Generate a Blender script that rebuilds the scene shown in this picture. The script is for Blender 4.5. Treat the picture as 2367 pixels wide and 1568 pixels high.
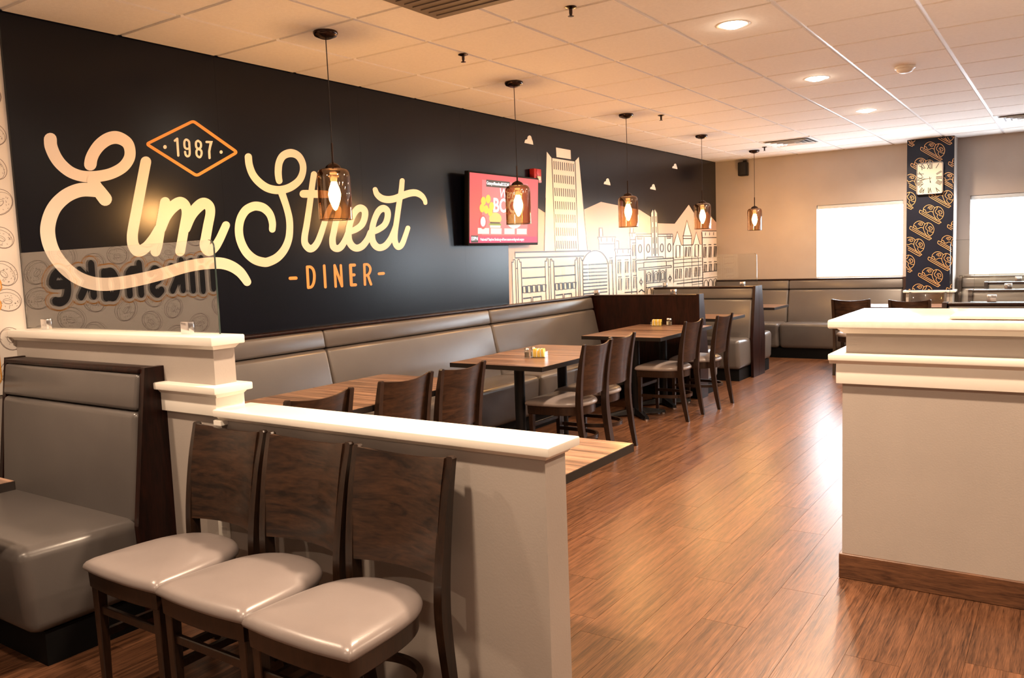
import bpy, bmesh, math, random
from mathutils import Vector, Matrix
from mathutils.geometry import tessellate_polygon
random.seed(7)
sc = bpy.context.scene
for o in list(bpy.data.objects): bpy.data.objects.remove(o)
PI = math.pi
# ------------------------------------------------------------------ camera
FPX, W0, H0 = 1905.679, 2367.0, 1568.0
YAW, PIT, ROL = 0.59848958, -0.09664667, -0.03694112
CAM = Vector((4.314738, -2.645775, 1.459181))
_f = Vector((-math.sin(YAW)*math.cos(PIT), math.cos(YAW)*math.cos(PIT), math.sin(PIT)))
_r = Vector((math.cos(YAW), math.sin(YAW), 0)); _u = _r.cross(_f)
RT = math.cos(ROL)*_r + math.sin(ROL)*_u; UP = -math.sin(ROL)*_r + math.cos(ROL)*_u
cam_d = bpy.data.cameras.new('camera'); cam = bpy.data.objects.new('camera', cam_d)
sc.collection.objects.link(cam)
cam_d.sensor_fit = 'HORIZONTAL'; cam_d.sensor_width = 36.0; cam_d.lens = FPX/W0*36.0
cam_d.clip_start = 0.05; cam_d.clip_end = 60
m3 = Matrix((RT, UP, -_f)).transposed()
cam.matrix_world = Matrix.Translation(CAM) @ m3.to_4x4()
sc.camera = cam
# ------------------------------------------------------------------ world, exposure
wd = bpy.data.worlds.new('world'); sc.world = wd; wd.use_nodes = True
wd.node_tree.nodes['Background'].inputs[0].default_value = (0.75, 0.85, 1.0, 1)
wd.node_tree.nodes['Background'].inputs[1].default_value = 1.0
sc.view_settings.view_transform = 'Standard'; sc.view_settings.look = 'None'
sc.view_settings.gamma = 1.0; sc.view_settings.use_curve_mapping = False
sc.view_settings.exposure = 0.85
DAY = 11.5            # luminance of the daylit shades
LAMP_W = 34.0        # watts of each ceiling downlight
LAMP_C = (1.0, 0.72, 0.49)
BULB = 330.0          # radiance of the pendant bulbs
# survey helpers: a point measured on the photograph, carried onto a plane of the room
def _ray(u, v): return (_f + RT*((u-W0/2)/FPX) - UP*((v-H0/2)/FPX))
def on_x(u, v, x=0.0): d = _ray(u, v); return CAM + d*((x-CAM.x)/d.x)
def on_y(u, v, y): d = _ray(u, v); return CAM + d*((y-CAM.y)/d.y)
def on_z(u, v, z): d = _ray(u, v); return CAM + d*((z-CAM.z)/d.z)

# ------------------------------------------------------------------ helpers
COL = sc.collection
def obj(name, bm, mat, parent=None, smooth=35, loc=None, rot=None):
    me = bpy.data.meshes.new(name)
    bmesh.ops.recalc_face_normals(bm, faces=bm.faces)
    bm.to_mesh(me); bm.free()
    if smooth:
        for p in me.polygons: p.use_smooth = True
        me.set_sharp_from_angle(angle=math.radians(smooth))
    o = bpy.data.objects.new(name, me); COL.objects.link(o)
    for m in (mat if isinstance(mat, (list, tuple)) else [mat]): me.materials.append(m)
    if parent: o.parent = parent
    if loc is not None: o.location = loc
    if rot is not None: o.rotation_euler = rot
    return o
def tag(o, label, cat, group=None):
    o['label'] = label; o['category'] = cat
    if group: o['group'] = group
    return o
def thing(name, label, cat, loc=(0,0,0), rz=0, group=None):
    o = bpy.data.objects.new(name, None); COL.objects.link(o); o.empty_display_size = .1
    o.location = loc; o.rotation_euler = (0,0,rz)
    return tag(o, label, cat, group)
def struct(o): o['kind'] = 'structure'; return o
def dup(root, loc, rz, label, group=None):
    r = root.copy(); COL.objects.link(r); r.location = loc; r.rotation_euler = (0,0,rz)
    r['label'] = label
    if group: r['group'] = group
    for c in list(root.children):
        k = c.copy(); COL.objects.link(k); k.parent = r
        for g in list(c.children):
            q = g.copy(); COL.objects.link(q); q.parent = k
    return r
def link_copy(o, parent, loc=None, rot=None):
    k = o.copy(); COL.objects.link(k); k.parent = parent
    if loc is not None: k.location = loc
    if rot is not None: k.rotation_euler = rot
    return k
B = bmesh.new
def box(bm, x0, x1, y0, y1, z0, z1, bev=0, seg=2):
    return hexa(bm, [(x0,y0,z0),(x1,y0,z0),(x1,y1,z0),(x0,y1,z0)], [(x0,y0,z1),(x1,y0,z1),(x1,y1,z1),(x0,y1,z1)], bev, seg)
def hexa(bm, lo, hi, bev=0, seg=2):
    t = bm if not bev else bmesh.new()
    a = [t.verts.new(p) for p in lo]; b = [t.verts.new(p) for p in hi]
    fs = [t.faces.new(a[::-1]), t.faces.new(b)]
    for i in range(4):
        j = (i+1) % 4; fs.append(t.faces.new((a[i], a[j], b[j], b[i])))
    if bev:
        bmesh.ops.bevel(t, geom=list(t.edges), offset=bev, segments=seg, profile=.5, affect='EDGES', clamp_overlap=True)
        me = bpy.data.meshes.new('tmp'); t.to_mesh(me); t.free(); bm.from_mesh(me); bpy.data.meshes.remove(me)
    return bm
def prism(bm, pts, ax, a, b):
    """closed outline pts extruded along axis ax (0,1,2) from a to b"""
    def P(p, c):
        return {0:(c,p[0],p[1]), 1:(p[0],c,p[1]), 2:(p[0],p[1],c)}[ax]
    A = [bm.verts.new(P(p,a)) for p in pts]; C = [bm.verts.new(P(p,b)) for p in pts]
    n = len(pts); bm.faces.new(A[::-1]); bm.faces.new(C)
    for i in range(n): bm.faces.new((A[i], A[(i+1)%n], C[(i+1)%n], C[i]))
    return bm
def lathe(bm, prof, n=24, cx=0, cy=0, cap=True):
    rings = []
    for r, z in prof:
        rings.append([bm.verts.new((cx+r*math.cos(2*PI*i/n), cy+r*math.sin(2*PI*i/n), z)) for i in range(n)] if r > 1e-5 else [bm.verts.new((cx,cy,z))])
    for a, b in zip(rings, rings[1:]):
        for i in range(n):
            j = (i+1) % n
            if len(a) == 1 and len(b) == 1: continue
            if len(a) == 1: bm.faces.new((a[0], b[i], b[j]))
            elif len(b) == 1: bm.faces.new((a[i], a[j], b[0]))
            else: bm.faces.new((a[i], a[j], b[j], b[i]))
    if cap:
        for R in (rings[0], rings[-1]):
            if len(R) > 2: bm.faces.new(R)
    return bm
def sweep(bm, pts, w, h, closed=False, updir=Vector((0,0,1)), rnd=0):
    """rectangular (or round when rnd) section swept along pts; w across, h along updir"""
    pts = [Vector(p) for p in pts]; n = len(pts); rings = []
    for i, p in enumerate(pts):
        a = pts[(i-1) % n] if (closed or i > 0) else p
        b = pts[(i+1) % n] if (closed or i < n-1) else p
        d = (b-a).normalized(); s = d.cross(updir)
        s = s.normalized() if s.length > 1e-4 else Vector((1,0,0)); u = s.cross(d).normalized()
        if rnd: sec = [(math.cos(2*PI*k/rnd)*w/2, math.sin(2*PI*k/rnd)*h/2) for k in range(rnd)]
        else: sec = [(-w/2,-h/2),(w/2,-h/2),(w/2,h/2),(-w/2,h/2)]
        rings.append([bm.verts.new(p + s*q[0] + u*q[1]) for q in sec])
    m = len(rings[0])
    for i in range(n if closed else n-1):
        A, C = rings[i], rings[(i+1) % n]
        for k in range(m): bm.faces.new((A[k], A[(k+1)%m], C[(k+1)%m], C[k]))
    if not closed: bm.faces.new(rings[0][::-1]); bm.faces.new(rings[-1])
    return bm
def smoothpath(pts, n=8, closed=False):
    """Catmull-Rom through pts (any dimension)"""
    P = [tuple(p) for p in pts]; out = []; N = len(P)
    if N < 3: return P
    segs = N if closed else N-1
    for i in range(segs):
        if closed: p0,p1,p2,p3 = P[i-1],P[i],P[(i+1)%N],P[(i+2)%N]
        else:
            p1,p2 = P[i],P[i+1]
            p0 = P[i-1] if i else tuple(2*a-b for a,b in zip(p1,p2))
            p3 = P[i+2] if i+2 < N else tuple(2*b-a for a,b in zip(p1,p2))
        for k in range(n):
            t = k/n
            out.append(tuple(.5*((2*b)+(-a+c)*t+(2*a-5*b+4*c-d)*t*t+(-a+3*b-3*c+d)*t**3) for a,b,c,d in zip(p0,p1,p2,p3)))
    if not closed: out.append(P[-1])
    return out
def ribbon(bm, pts, w, put, d0=0.0, d1=0.0, closed=False, caps=True):
    """flat painted stroke: pts (u,v) or (u,v,width) in drawing units, put(u,v,depth)->point"""
    P = [(p[0], p[1], (p[2] if len(p) > 2 else w)) for p in pts]; n = len(P); L = []; R = []
    for i in range(n):
        a = P[i-1] if (i or closed) else P[i]; b = P[(i+1) % n] if (i < n-1 or closed) else P[i]
        dx, dy = b[0]-a[0], b[1]-a[1]; l = math.hypot(dx, dy) or 1; nx, ny = -dy/l, dx/l
        # mitre for sharp corners
        k = 1.0
        if (0 < i < n-1) or closed:
            e = math.hypot(P[i][0]-a[0], P[i][1]-a[1]) or 1
            c = abs((P[i][0]-a[0])/e*dx/l + (P[i][1]-a[1])/e*dy/l); k = 1/max(c, .5)
        h = P[i][2]/2*k; dep = d0+(d1-d0)*i/max(1,n-1)
        L.append(bm.verts.new(put(P[i][0]+nx*h, P[i][1]+ny*h, dep))); R.append(bm.verts.new(put(P[i][0]-nx*h, P[i][1]-ny*h, dep)))
    for i in range(n if closed else n-1):
        j = (i+1) % n; bm.faces.new((L[i], L[j], R[j], R[i]))
    if caps and not closed:
        for (e, q, A, C, dep) in ((P[0], P[1], L[0], R[0], d0), (P[-1], P[-2], R[-1], L[-1], d1)):
            dx, dy = e[0]-q[0], e[1]-q[1]; l = math.hypot(dx, dy) or 1; dx /= l; dy /= l; h = e[2]/2
            s = -1 if e is P[0] else 1
            arc = []
            for k in range(1, 8):
                t = PI*k/8; cn, sn = math.cos(t), math.sin(t)
                # from A side to C side around the end
                nx, ny = (-dy, dx)
                arc.append(bm.verts.new(put(e[0]-nx*h*cn+dx*h*sn, e[1]-ny*h*cn+dy*h*sn, dep)))
            bm.faces.new([A]+arc+[C])
    return bm
def text_bm(s, size, put, depth=0.0, align='CENTER', offset=0.0, shear=0, space=1.0):
    """flat lettering; put(x,y,depth)->point"""
    cu = bpy.data.curves.new('t', 'FONT'); cu.body = s; cu.size = size; cu.align_x = align; cu.align_y = 'CENTER'
    cu.offset = offset; cu.shear = shear; cu.space_character = space; cu.resolution_u = 3
    o = bpy.data.objects.new('t', cu); COL.objects.link(o); bpy.context.view_layer.update()
    dg = bpy.context.evaluated_depsgraph_get(); me = bpy.data.meshes.new_from_object(o.evaluated_get(dg))
    bpy.data.objects.remove(o); bpy.data.curves.remove(cu)
    bm = B(); bm.from_mesh(me); bpy.data.meshes.remove(me)
    for v in bm.verts: v.co = Vector(put(v.co.x, v.co.y, depth))
    return bm
def merge(bm, other):
    me = bpy.data.meshes.new('tmp'); other.to_mesh(me); other.free(); bm.from_mesh(me); bpy.data.meshes.remove(me); return bm

# ------------------------------------------------------------------ materials
M = {}
def mat(name, col, rough=.5, metal=0.0, spec=.5, emit=None, es=0.0, coat=0.0):
    m = bpy.data.materials.new(name); m.use_nodes = True; b = m.node_tree.nodes['Principled BSDF']
    b.inputs['Base Color'].default_value = (*col, 1); b.inputs['Roughness'].default_value = rough
    b.inputs['Metallic'].default_value = metal; b.inputs['Specular IOR Level'].default_value = spec
    b.inputs['Coat Weight'].default_value = coat
    if emit: b.inputs['Emission Color'].default_value = (*emit, 1); b.inputs['Emission Strength'].default_value = es
    M[name] = m; return m
def nodes(m): return m.node_tree.nodes, m.node_tree.links, m.node_tree.nodes['Principled BSDF']
def vary(m, scale, amount, detail=4, bump=0.0, bscale=None, coord='Object', vec=(1,1,1)):
    """mottled procedural colour and fine relief on top of the base colour"""
    N, L, b = nodes(m); c = tuple(b.inputs['Base Color'].default_value)
    tc = N.new('ShaderNodeTexCoord'); mp = N.new('ShaderNodeMapping'); mp.inputs['Scale'].default_value = vec
    L.new(tc.outputs[coord], mp.inputs[0])
    no = N.new('ShaderNodeTexNoise'); no.inputs['Scale'].default_value = scale; no.inputs['Detail'].default_value = detail
    L.new(mp.outputs[0], no.inputs['Vector'])
    rp = N.new('ShaderNodeValToRGB'); e = rp.color_ramp.elements
    e[0].position = .3; e[0].color = (*[max(0, x*(1-amount)) for x in c[:3]], 1)
    e[1].position = .7; e[1].color = (*[min(1, x*(1+amount)) for x in c[:3]], 1)
    L.new(no.outputs['Fac'], rp.inputs[0]); L.new(rp.outputs[0], b.inputs['Base Color'])
    if bump:
        n2 = N.new('ShaderNodeTexNoise'); n2.inputs['Scale'].default_value = bscale or scale*6; n2.inputs['Detail'].default_value = 3
        L.new(mp.outputs[0], n2.inputs['Vector'])
        bp = N.new('ShaderNodeBump'); bp.inputs['Strength'].default_value = bump; bp.inputs['Distance'].default_value = .004
        L.new(n2.outputs['Fac'], bp.inputs['Height']); L.new(bp.outputs[0], b.inputs['Normal'])
    return m
def wood(name, dark, light, rough, vec, scale=3.0, dist=2.0, coord='Object', rand=0.0, coat=0, fine=.35, spec=.5, bump=.0):
    """grain running along the axis with the smallest mapping scale"""
    m = mat(name, light, rough, coat=coat, spec=spec); N, L, b = nodes(m)
    tc = N.new('ShaderNodeTexCoord'); mp = N.new('ShaderNodeMapping'); mp.inputs['Scale'].default_value = vec
    src = tc.outputs[coord]
    oi = N.new('ShaderNodeObjectInfo')
    ad = N.new('ShaderNodeVectorMath'); ad.operation = 'MULTIPLY_ADD'
    ad.inputs[1].default_value = (37, 19, 11); 
    L.new(oi.outputs['Random'], ad.inputs[0]); L.new(src, ad.inputs[2]); L.new(ad.outputs[0], mp.inputs[0])
    n1 = N.new('ShaderNodeTexNoise'); n1.inputs['Scale'].default_value = scale; n1.inputs['Detail'].default_value = 6
    n1.inputs['Roughness'].default_value = .62; n1.inputs['Distortion'].default_value = dist; L.new(mp.outputs[0], n1.inputs['Vector'])
    n2 = N.new('ShaderNodeTexNoise'); n2.inputs['Scale'].default_value = scale*7; n2.inputs['Detail'].default_value = 4; L.new(mp.outputs[0], n2.inputs['Vector'])
    mx = N.new('ShaderNodeMix'); mx.data_type = 'FLOAT'; mx.inputs[0].default_value = fine
    L.new(n1.outputs['Fac'], mx.inputs[2]); L.new(n2.outputs['Fac'], mx.inputs[3])
    rp = N.new('ShaderNodeValToRGB'); e = rp.color_ramp.elements
    e[0].position = .38; e[0].color = (*dark, 1); e[1].position = .64; e[1].color = (*light, 1)
    L.new(mx.outputs[0], rp.inputs[0]); out = rp.outputs[0]
    if rand:
        hs = N.new('ShaderNodeHueSaturation'); mr = N.new('ShaderNodeMapRange')
        mr.inputs[3].default_value = 1-rand; mr.inputs[4].default_value = 1+rand
        L.new(oi.outputs['Random'], mr.inputs[0]); L.new(mr.outputs[0], hs.inputs['Value']); L.new(out, hs.inputs['Color']); out = hs.outputs[0]
    L.new(out, b.inputs['Base Color'])
    if bump:
        bp = N.new('ShaderNodeBump'); bp.inputs['Strength'].default_value = bump; bp.inputs['Distance'].default_value = .002
        L.new(mx.outputs[0], bp.inputs['Height']); L.new(bp.outputs[0], b.inputs['Normal'])
    return m
def sheet_glass(name, tint, ior=1.5, gloss=1.0, dark=None):      # dark: tint where the sheet is seen edge-on and light crosses more of it
    m = bpy.data.materials.new(name); m.use_nodes = True; N, L = m.node_tree.nodes, m.node_tree.links
    N.remove(N['Principled BSDF']); out = N['Material Output']
    lw = N.new('ShaderNodeLayerWeight'); lw.inputs[0].default_value = .5
    pw_ = N.new('ShaderNodeMath'); pw_.operation = 'POWER'; pw_.inputs[1].default_value = 5; L.new(lw.outputs['Facing'], pw_.inputs[0])
    fr = N.new('ShaderNodeMath'); fr.operation = 'MULTIPLY_ADD'; f0 = ((ior-1)/(ior+1))**2
    fr.inputs[1].default_value = 1-f0; fr.inputs[2].default_value = f0; L.new(pw_.outputs[0], fr.inputs[0])
    tr = N.new('ShaderNodeBsdfTransparent'); tr.inputs[0].default_value = (*tint, 1)
    gl = N.new('ShaderNodeBsdfGlossy'); gl.inputs['Roughness'].default_value = 0.0; gl.inputs[0].default_value = (gloss, gloss, gloss, 1)
    mx = N.new('ShaderNodeMixShader'); L.new(fr.outputs[0], mx.inputs[0]); L.new(tr.outputs[0], mx.inputs[1]); L.new(gl.outputs[0], mx.inputs[2])
    L.new(mx.outputs[0], out.inputs[0])
    if dark:
        cm = N.new('ShaderNodeMix'); cm.data_type = 'RGBA'; cm.inputs[6].default_value = (*tint, 1); cm.inputs[7].default_value = (*dark, 1)
        sq = N.new('ShaderNodeMath'); sq.operation = 'POWER'; sq.inputs[1].default_value = 1.6; L.new(lw.outputs['Facing'], sq.inputs[0])
        L.new(sq.outputs[0], cm.inputs[0]); L.new(cm.outputs[2], tr.inputs[0])
    M[name] = m; return m
def emis(name, col, s):
    m = mat(name, (0,0,0), .5, emit=col, es=s); return m

vary(mat('paint', (.40,.352,.318), .55), 3.0, .04, bump=.10, bscale=140)
vary(mat('ceiling_tile', (.80,.76,.72), .85, spec=.2), 60, .03, bump=.25, bscale=220)
mat('tee_white', (.82,.82,.82), .35)
mat('trim_white', (.86,.82,.75), .35)
vary(mat('navy', (.0018,.0024,.0065), .24, spec=.30), 2.0, .12)
vary(mat('cream_print', (.90,.80,.71), .38), 2, .02)
vary(mat('mountain_print', (.62,.43,.34), .36), 2, .03)
vary(mat('building_print', (.88,.80,.73), .36), 2, .02)
mat('orange_print', (.85,.36,.07), .38)
mat('line_print', (.02,.02,.03), .35)
vary(mat('wallpaper', (.80,.73,.67), .5), 2, .02)
mat('donut_line', (.25,.20,.18), .5)
mat('black_print', (.006,.006,.006), .45)
mat('wallpaper_orange', (.75,.33,.05), .5)
vary(mat('vinyl', (.098,.087,.083), .29, spec=.55), 5, .06, bump=.06, bscale=260)
vary(mat('vinyl_seat', (.215,.182,.174), .28, spec=.5), 5, .05, bump=.05, bscale=260)
mat('piping', (.12,.095,.08), .45)
wood('chair_wood', (.008,.0036,.002), (.028,.012,.006), .33, (14,14,1.6), 2.2, 1.2, coat=.15)
wood('veneer', (.008,.0036,.0022), (.052,.023,.011), .34, (2.2,2.2,11.0), 1.8, 1.8, coat=.15, fine=.3)
wood('mahogany', (.005,.0013,.001), (.024,.006,.0035), .36, (10,10,1.2), 2.0, 1.0, spec=.25)
wood('table_laminate', (.030,.013,.008), (.34,.19,.12), .30, (.45,11,11), 2.2, .2, fine=.3)
mat('table_edge', (.010,.007,.006), .4)
mat('black_metal', (.005,.005,.006), .4, spec=.3)
mat('black_base', (.003,.003,.0035), .6, spec=.15)
mat('chrome', (.75,.75,.77), .18, metal=1)
mat('bronze', (.055,.035,.028), .25, metal=1)
mat('cord', (.02,.012,.01), .6)
wood('plank', (.034,.0135,.0068), (.195,.086,.042), .30, (21,.75,21), 2.6, .7, rand=.16, fine=.45, bump=.3)
mat('floor_gap', (.03,.014,.008), .7)
wood('baseboard_wood', (.045,.018,.009), (.17,.075,.035), .4, (1.2,13,13), 2.4, .9)
mat('plastic_black', (.004,.004,.005), .45, spec=.2)
mat('plastic_white', (.75,.72,.68), .4)
mat('alarm_red', (.45,.02,.02), .4)
mat('vent_metal', (.78,.77,.76), .4)
mat('vent_dark', (.02,.018,.017), .6, spec=.2)
mat('throat', (.22,.20,.19), .6)
mat('return_grey', (.16,.125,.10), .6)
mat('steel', (.6,.6,.6), .3, metal=1)
mat('pewter', (.35,.34,.33), .35, metal=.6)
vary(mat('clock_face', (.55,.50,.42), .5), 6, .06)
mat('paper', (.85,.74,.66), .6)
mat('paper_pink', (.70,.45,.40), .6)
mat('packet_yellow', (.85,.62,.12), .5)
mat('packet_white', (.85,.82,.78), .5)
mat('salt', (.85,.85,.83), .7)
mat('pepper', (.10,.07,.05), .8)
vary(mat('stone', (.86,.80,.72), .16), 40, .05)
sheet_glass('glass_clear', (.96,.975,.965))
sheet_glass('glass_shield', (.95,.96,.955), 2.1)
sheet_glass('glass_amber', (.88,.77,.62), 1.9, dark=(.40,.22,.11))
mat('glass_edge', (.03,.05,.045), .08, spec=.8)
emis('bulb', (1.0,.66,.33), BULB)
emis('lamp_lens', (1.0,.86,.66), 60.0)
emis('shade_cloth', (.80,.90,1.0), DAY)
mat('window_frame', (.55,.60,.64), .4)

# ================================================================== THE ROOM
H = 2.75; YB = 9.07; XR = 8.2; YF = -4.6; T = .6096
# ---- floor
fl = struct(obj('floor', box(B(), -.15, XR, YF, YB+.15, -.12, -.004), M['floor_gap'], smooth=0))
pw, pl = .1835, 1.22
bm = B(); box(bm, 0, pw-.0012, 0, pl-.0012, -.004, 0); p0 = obj('plank', bm, M['plank'], fl, smooth=0); first = True
cols = int(5.0/pw); NPL = 0
for i in range(45):
    off = random.random()*pl
    for j in range(-5, 10):
        x, y = .0+i*pw, -.9+j*pl-off
        if y < YF or y+pl > YB+.9 or x+pw > XR: continue
        vis = x < 5.1 and y > -3.0
        if not vis: continue
        NPL += 1
        if first: p0.location = (x, y, 0); first = False
        else: link_copy(p0, fl, (x, y, 0))
bm = B()                                                             # the boards beyond the view, one field
box(bm, 28*pw, XR, YF, YB, -.004, -.0005); box(bm, 0, 28*pw, YF, -4.2, -.004, -.0005)
o = obj('plank_field', bm, M['plank'], fl, smooth=0); o['kind'] = 'stuff'
# ---- ceiling: tiles lying proud of a white tee grid
ce = struct(obj('ceiling', box(B(), -.15, XR, YF, YB+.15, H+.004, H+.15), M['tee_white'], smooth=0))
GX, GA = .557, .6075
xs = [0.0]+[GX+GA*k for k in range(13)]
ys = [T*k for k in range(-8, 15)]+[YB]
def tile_bm(w, d):
    b = B(); g = .011
    return hexa(b, [(g+.003,g+.003,H-.009),(w-g-.003,g+.003,H-.009),(w-g-.003,d-g-.003,H-.009),(g+.003,d-g-.003,H-.009)],
        [(g,g,H+.003),(w-g,g,H+.003),(w-g,d-g,H+.003),(g,d-g,H+.003)])
cache = {}
for i in range(len(xs)-1):
    for j in range(len(ys)-1):
        w, d = round(xs[i+1]-xs[i], 3), round(ys[j+1]-ys[j], 3)
        if (w, d) not in cache:
            cache[(w, d)] = obj('ceiling_tile', tile_bm(w, d), M['ceiling_tile'], ce, smooth=0, loc=(xs[i], ys[j], 0))
        else: link_copy(cache[(w, d)], ce, (xs[i], ys[j], 0))
b = box(B(), -.012, .012, YF, YB, H-.0005, H+.004); t0 = obj('main_tee', b, M['tee_white'], ce, smooth=0, loc=(xs[1],0,0))
for x in xs[2:]: link_copy(t0, ce, (x, 0, 0))
b = box(B(), 0, XR, -.012, .012, H, H+.004); t0 = obj('cross_tee', b, M['tee_white'], ce, smooth=0, loc=(0,ys[0],0))
for y in ys[1:-1]: link_copy(t0, ce, (0, y, 0))
# ---- walls
wl = struct(obj('wall_left', box(B(), -.15, -.012, YF, YB+.15, 0, H), M['paint'], smooth=0))
wf = struct(obj('wall_front', box(B(), -.15, XR, YF-.15, YF, 0, H), M['paint'], smooth=0))
wr = struct(obj('wall_right', box(B(), XR, XR+.15, YF, YB, 0, H), M['paint'], smooth=0))
# back wall with three window openings
WIN = [(1.415, 2.49), (3.25, 4.33), (5.35, 6.43)]; WZ0, WZ1 = 1.045, 2.03
bm = B(); edges = [-.15]+[e for w in WIN for e in w]+[XR]
for k in range(0, len(edges), 2): box(bm, edges[k], edges[k+1], YB, YB+.16, 0, H)
for a, c in WIN: box(bm, a, c, YB, YB+.16, 0, WZ0); box(bm, a, c, YB, YB+.16, WZ1, H)
wb = struct(obj('wall_back', bm, M['paint'], smooth=0))
for n, (a, c) in enumerate(WIN):
    wobj = bpy.data.objects.new('window_%d' % (n+1), None); COL.objects.link(wobj); struct(wobj); wobj.location = ((a+c)/2, YB, WZ0)
    w2, h = (c-a)/2, WZ1-WZ0
    for nm, q in (('frame_side', (-w2,-w2+.02,.09,.13,0,h)), ('frame_side', (w2-.02,w2,.09,.13,0,h)), ('frame_head', (-w2,w2,.09,.13,h-.05,h)), ('sill', (-w2,w2,.0,.12,0,.02))):
        obj(nm, box(B(), *q), M['window_frame'], wobj, smooth=0)
    obj('pane', box(B(), -w2+.03, w2-.03, .13, .136, .02, h-.03), M['glass_clear'], wobj, smooth=0)
    obj('roller_shade', box(B(), -w2+.012, w2-.012, .085, .087, .022, h-.045), M['shade_cloth'], wobj, smooth=0)
    obj('shade_cassette', box(B(), -w2+.004, w2-.004, .015, .083, h-.052, h-.002, .004), M['window_frame'], wobj)
# wrapped column on the back wall
CX0, CX1, CY = 2.585, 3.107, 8.72
cw = struct(obj('wall_column', box(B(), CX0, CX1, CY, YB, 0, H), M['paint'], smooth=0))
obj('printed_wrap', box(B(), CX0, CX1-.004, CY-.004, CY, .885, H-.01), vary(mat('navy_wrap', (.007,.010,.024), .5, spec=.2), 2, .1), cw, smooth=0)
obj('ledge', box(B(), CX0-.03, CX1+.03, CY-.03, YB, .855, .885, .006), M['trim_white'], cw)
MOT = [  # pastry motif: open strokes on the survey crop
 [(335,575),(360,565),(540,668),(715,770),(700,790),(670,802),(510,712),(350,620),(330,590),(335,575)], [(372,603),(530,690),(690,778)],
 [(400,575),(410,520),(460,475),(520,465),(580,490),(605,520)], [(640,735),(620,700),(590,640),(580,590),(600,530),(650,497),(710,510),(755,560),(770,620),(750,690),(700,738)],
 [(485,525),(500,500),(540,495),(565,515),(550,540),(515,540),(510,520),(535,515)], [(665,590),(690,565),(725,575),(740,605),(720,630),(690,620),(685,595),(705,595)],
 [(405,545),(440,560),(450,590),(490,600),(530,580),(570,590),(580,600)], [(660,502),(640,550),(620,570),(630,610),(660,640),(650,680),(680,720),(700,735)], [(680,640),(710,660),(755,668)]]
def col_put(u, v, d): p = on_y(u, v, CY); return Vector((p.x, CY-.0055-d, p.z))
mot_n = 0
for m_ in range(-6, 7):
    for n_ in range(-2, 3):
        cu, cv = 2080+(295-90*m_+80*n_)/4.02, 310+(745+150*m_+435*n_)/4.02
        if not (2060 < cu < 2245 and 290 < cv < 705): continue
        bm = B(); any_ = False
        for k, st in enumerate(MOT):
            pts = [(cu+(x-550)/7.84, cv+(y-632)/7.84) for x, y in smoothpath(st, 5 if k != 1 else 3)]
            run = []
            for q in pts+[None]:
                ok = False
                if q:
                    w = on_y(q[0], q[1], CY); ok = CX0+.006 < w.x < CX1-.008 and .89 < w.z < H-.02
                if ok: run.append(q)
                else:
                    if len(run) > 1: ribbon(bm, run, 1.05, col_put, .0004*k, .0004*k+.0003); any_ = True
                    run = []
        if any_: obj('pastry_print', bm, M.get('pastry_line') or mat('pastry_line', (.72,.40,.17), .4), cw, smooth=0); mot_n += 1
        else: bm.free()

# ================================================================== MURAL on the left wall
YM0 = -.607
n_sh = 8; sw = (YB-YM0)/n_sh
bm = B(); box(bm, -.012, 0, 0, sw-.0008, .0, H-.002); s0 = obj('mural_sheet', bm, M['navy'], wl, smooth=0, loc=(0,YM0,0))
for k in range(1, n_sh): link_copy(s0, wl, (0, YM0+k*sw, 0))
def mur(ox, oy, s, base=.0012):
    def put(x, y, d): p = on_x(ox+x/s, oy+y/s, 0.0); return Vector((base+d, p.y, p.z))
    return put
E1, E2, LM_ = mur(80,280,7.838), mur(80,440,6.273), mur(270,340,4.6125)
SS, TR, DD, DN = mur(530,330,5.228), mur(680,380,4.9), mur(320,260,9.224), mur(650,590,9.468)
def strokes(name, label, mt, put, lst, n=8, closed=False):
    bm = B()
    for k, st in enumerate(lst):
        st = [(p[0], p[1], p[2]) for p in st]
        ribbon(bm, smoothpath(st, n, closed), 0, put, .0009*k, .0009*k+.0007, closed)
    o = obj(name, bm, M[mt], wl, smooth=0)
    if label: o['label'] = label
    return o
strokes('script_letter', 'cream script capital E', 'cream_print', E1, [
 [(282,332,236),(295,460,232),(370,640,225),(480,790,215),(640,920,205),(820,990,200),(1000,1010,205),(1200,995,205),(1400,945,205),(1590,840,205),(1700,700,205),(1727,560,200),(1690,420,205),(1590,335,215),(1460,297,232),(1320,330,232),(1180,430,228),(1080,560,222),(1025,680,226),(1006,785,228)],
 [(1275,1415,245),(1195,1310,240),(1110,1200,230),(1050,1080,215)],
 [(1150,1262,240),(900,1243,250),(720,1280,255),(540,1375,258),(380,1530,262),(281,1716,268),(231,1941,272),(250,2154,268),(319,2354,258),(437,2541,250),(600,2716,245),(800,2853,240),(1025,2935,238),(1250,2960,237),(1500,2941,232),(1750,2900,228),(2039,2838,222),(2345,2757,218),(2685,2655,212),(2957,2599,210),(3195,2575,210),(3399,2582,205),(3569,2638,195),(3705,2731,182),(3790,2833,165),(3843,2915,150)]])
strokes('script_letter', 'cream script letter l', 'cream_print', LM_, [[(308,158,115),(256,430,115),(205,700,116),(175,860,117),(164,960,118),(176,1050,122),(228,1108,126),(308,1072,112),(385,975,100),(445,870,95)]])
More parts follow.
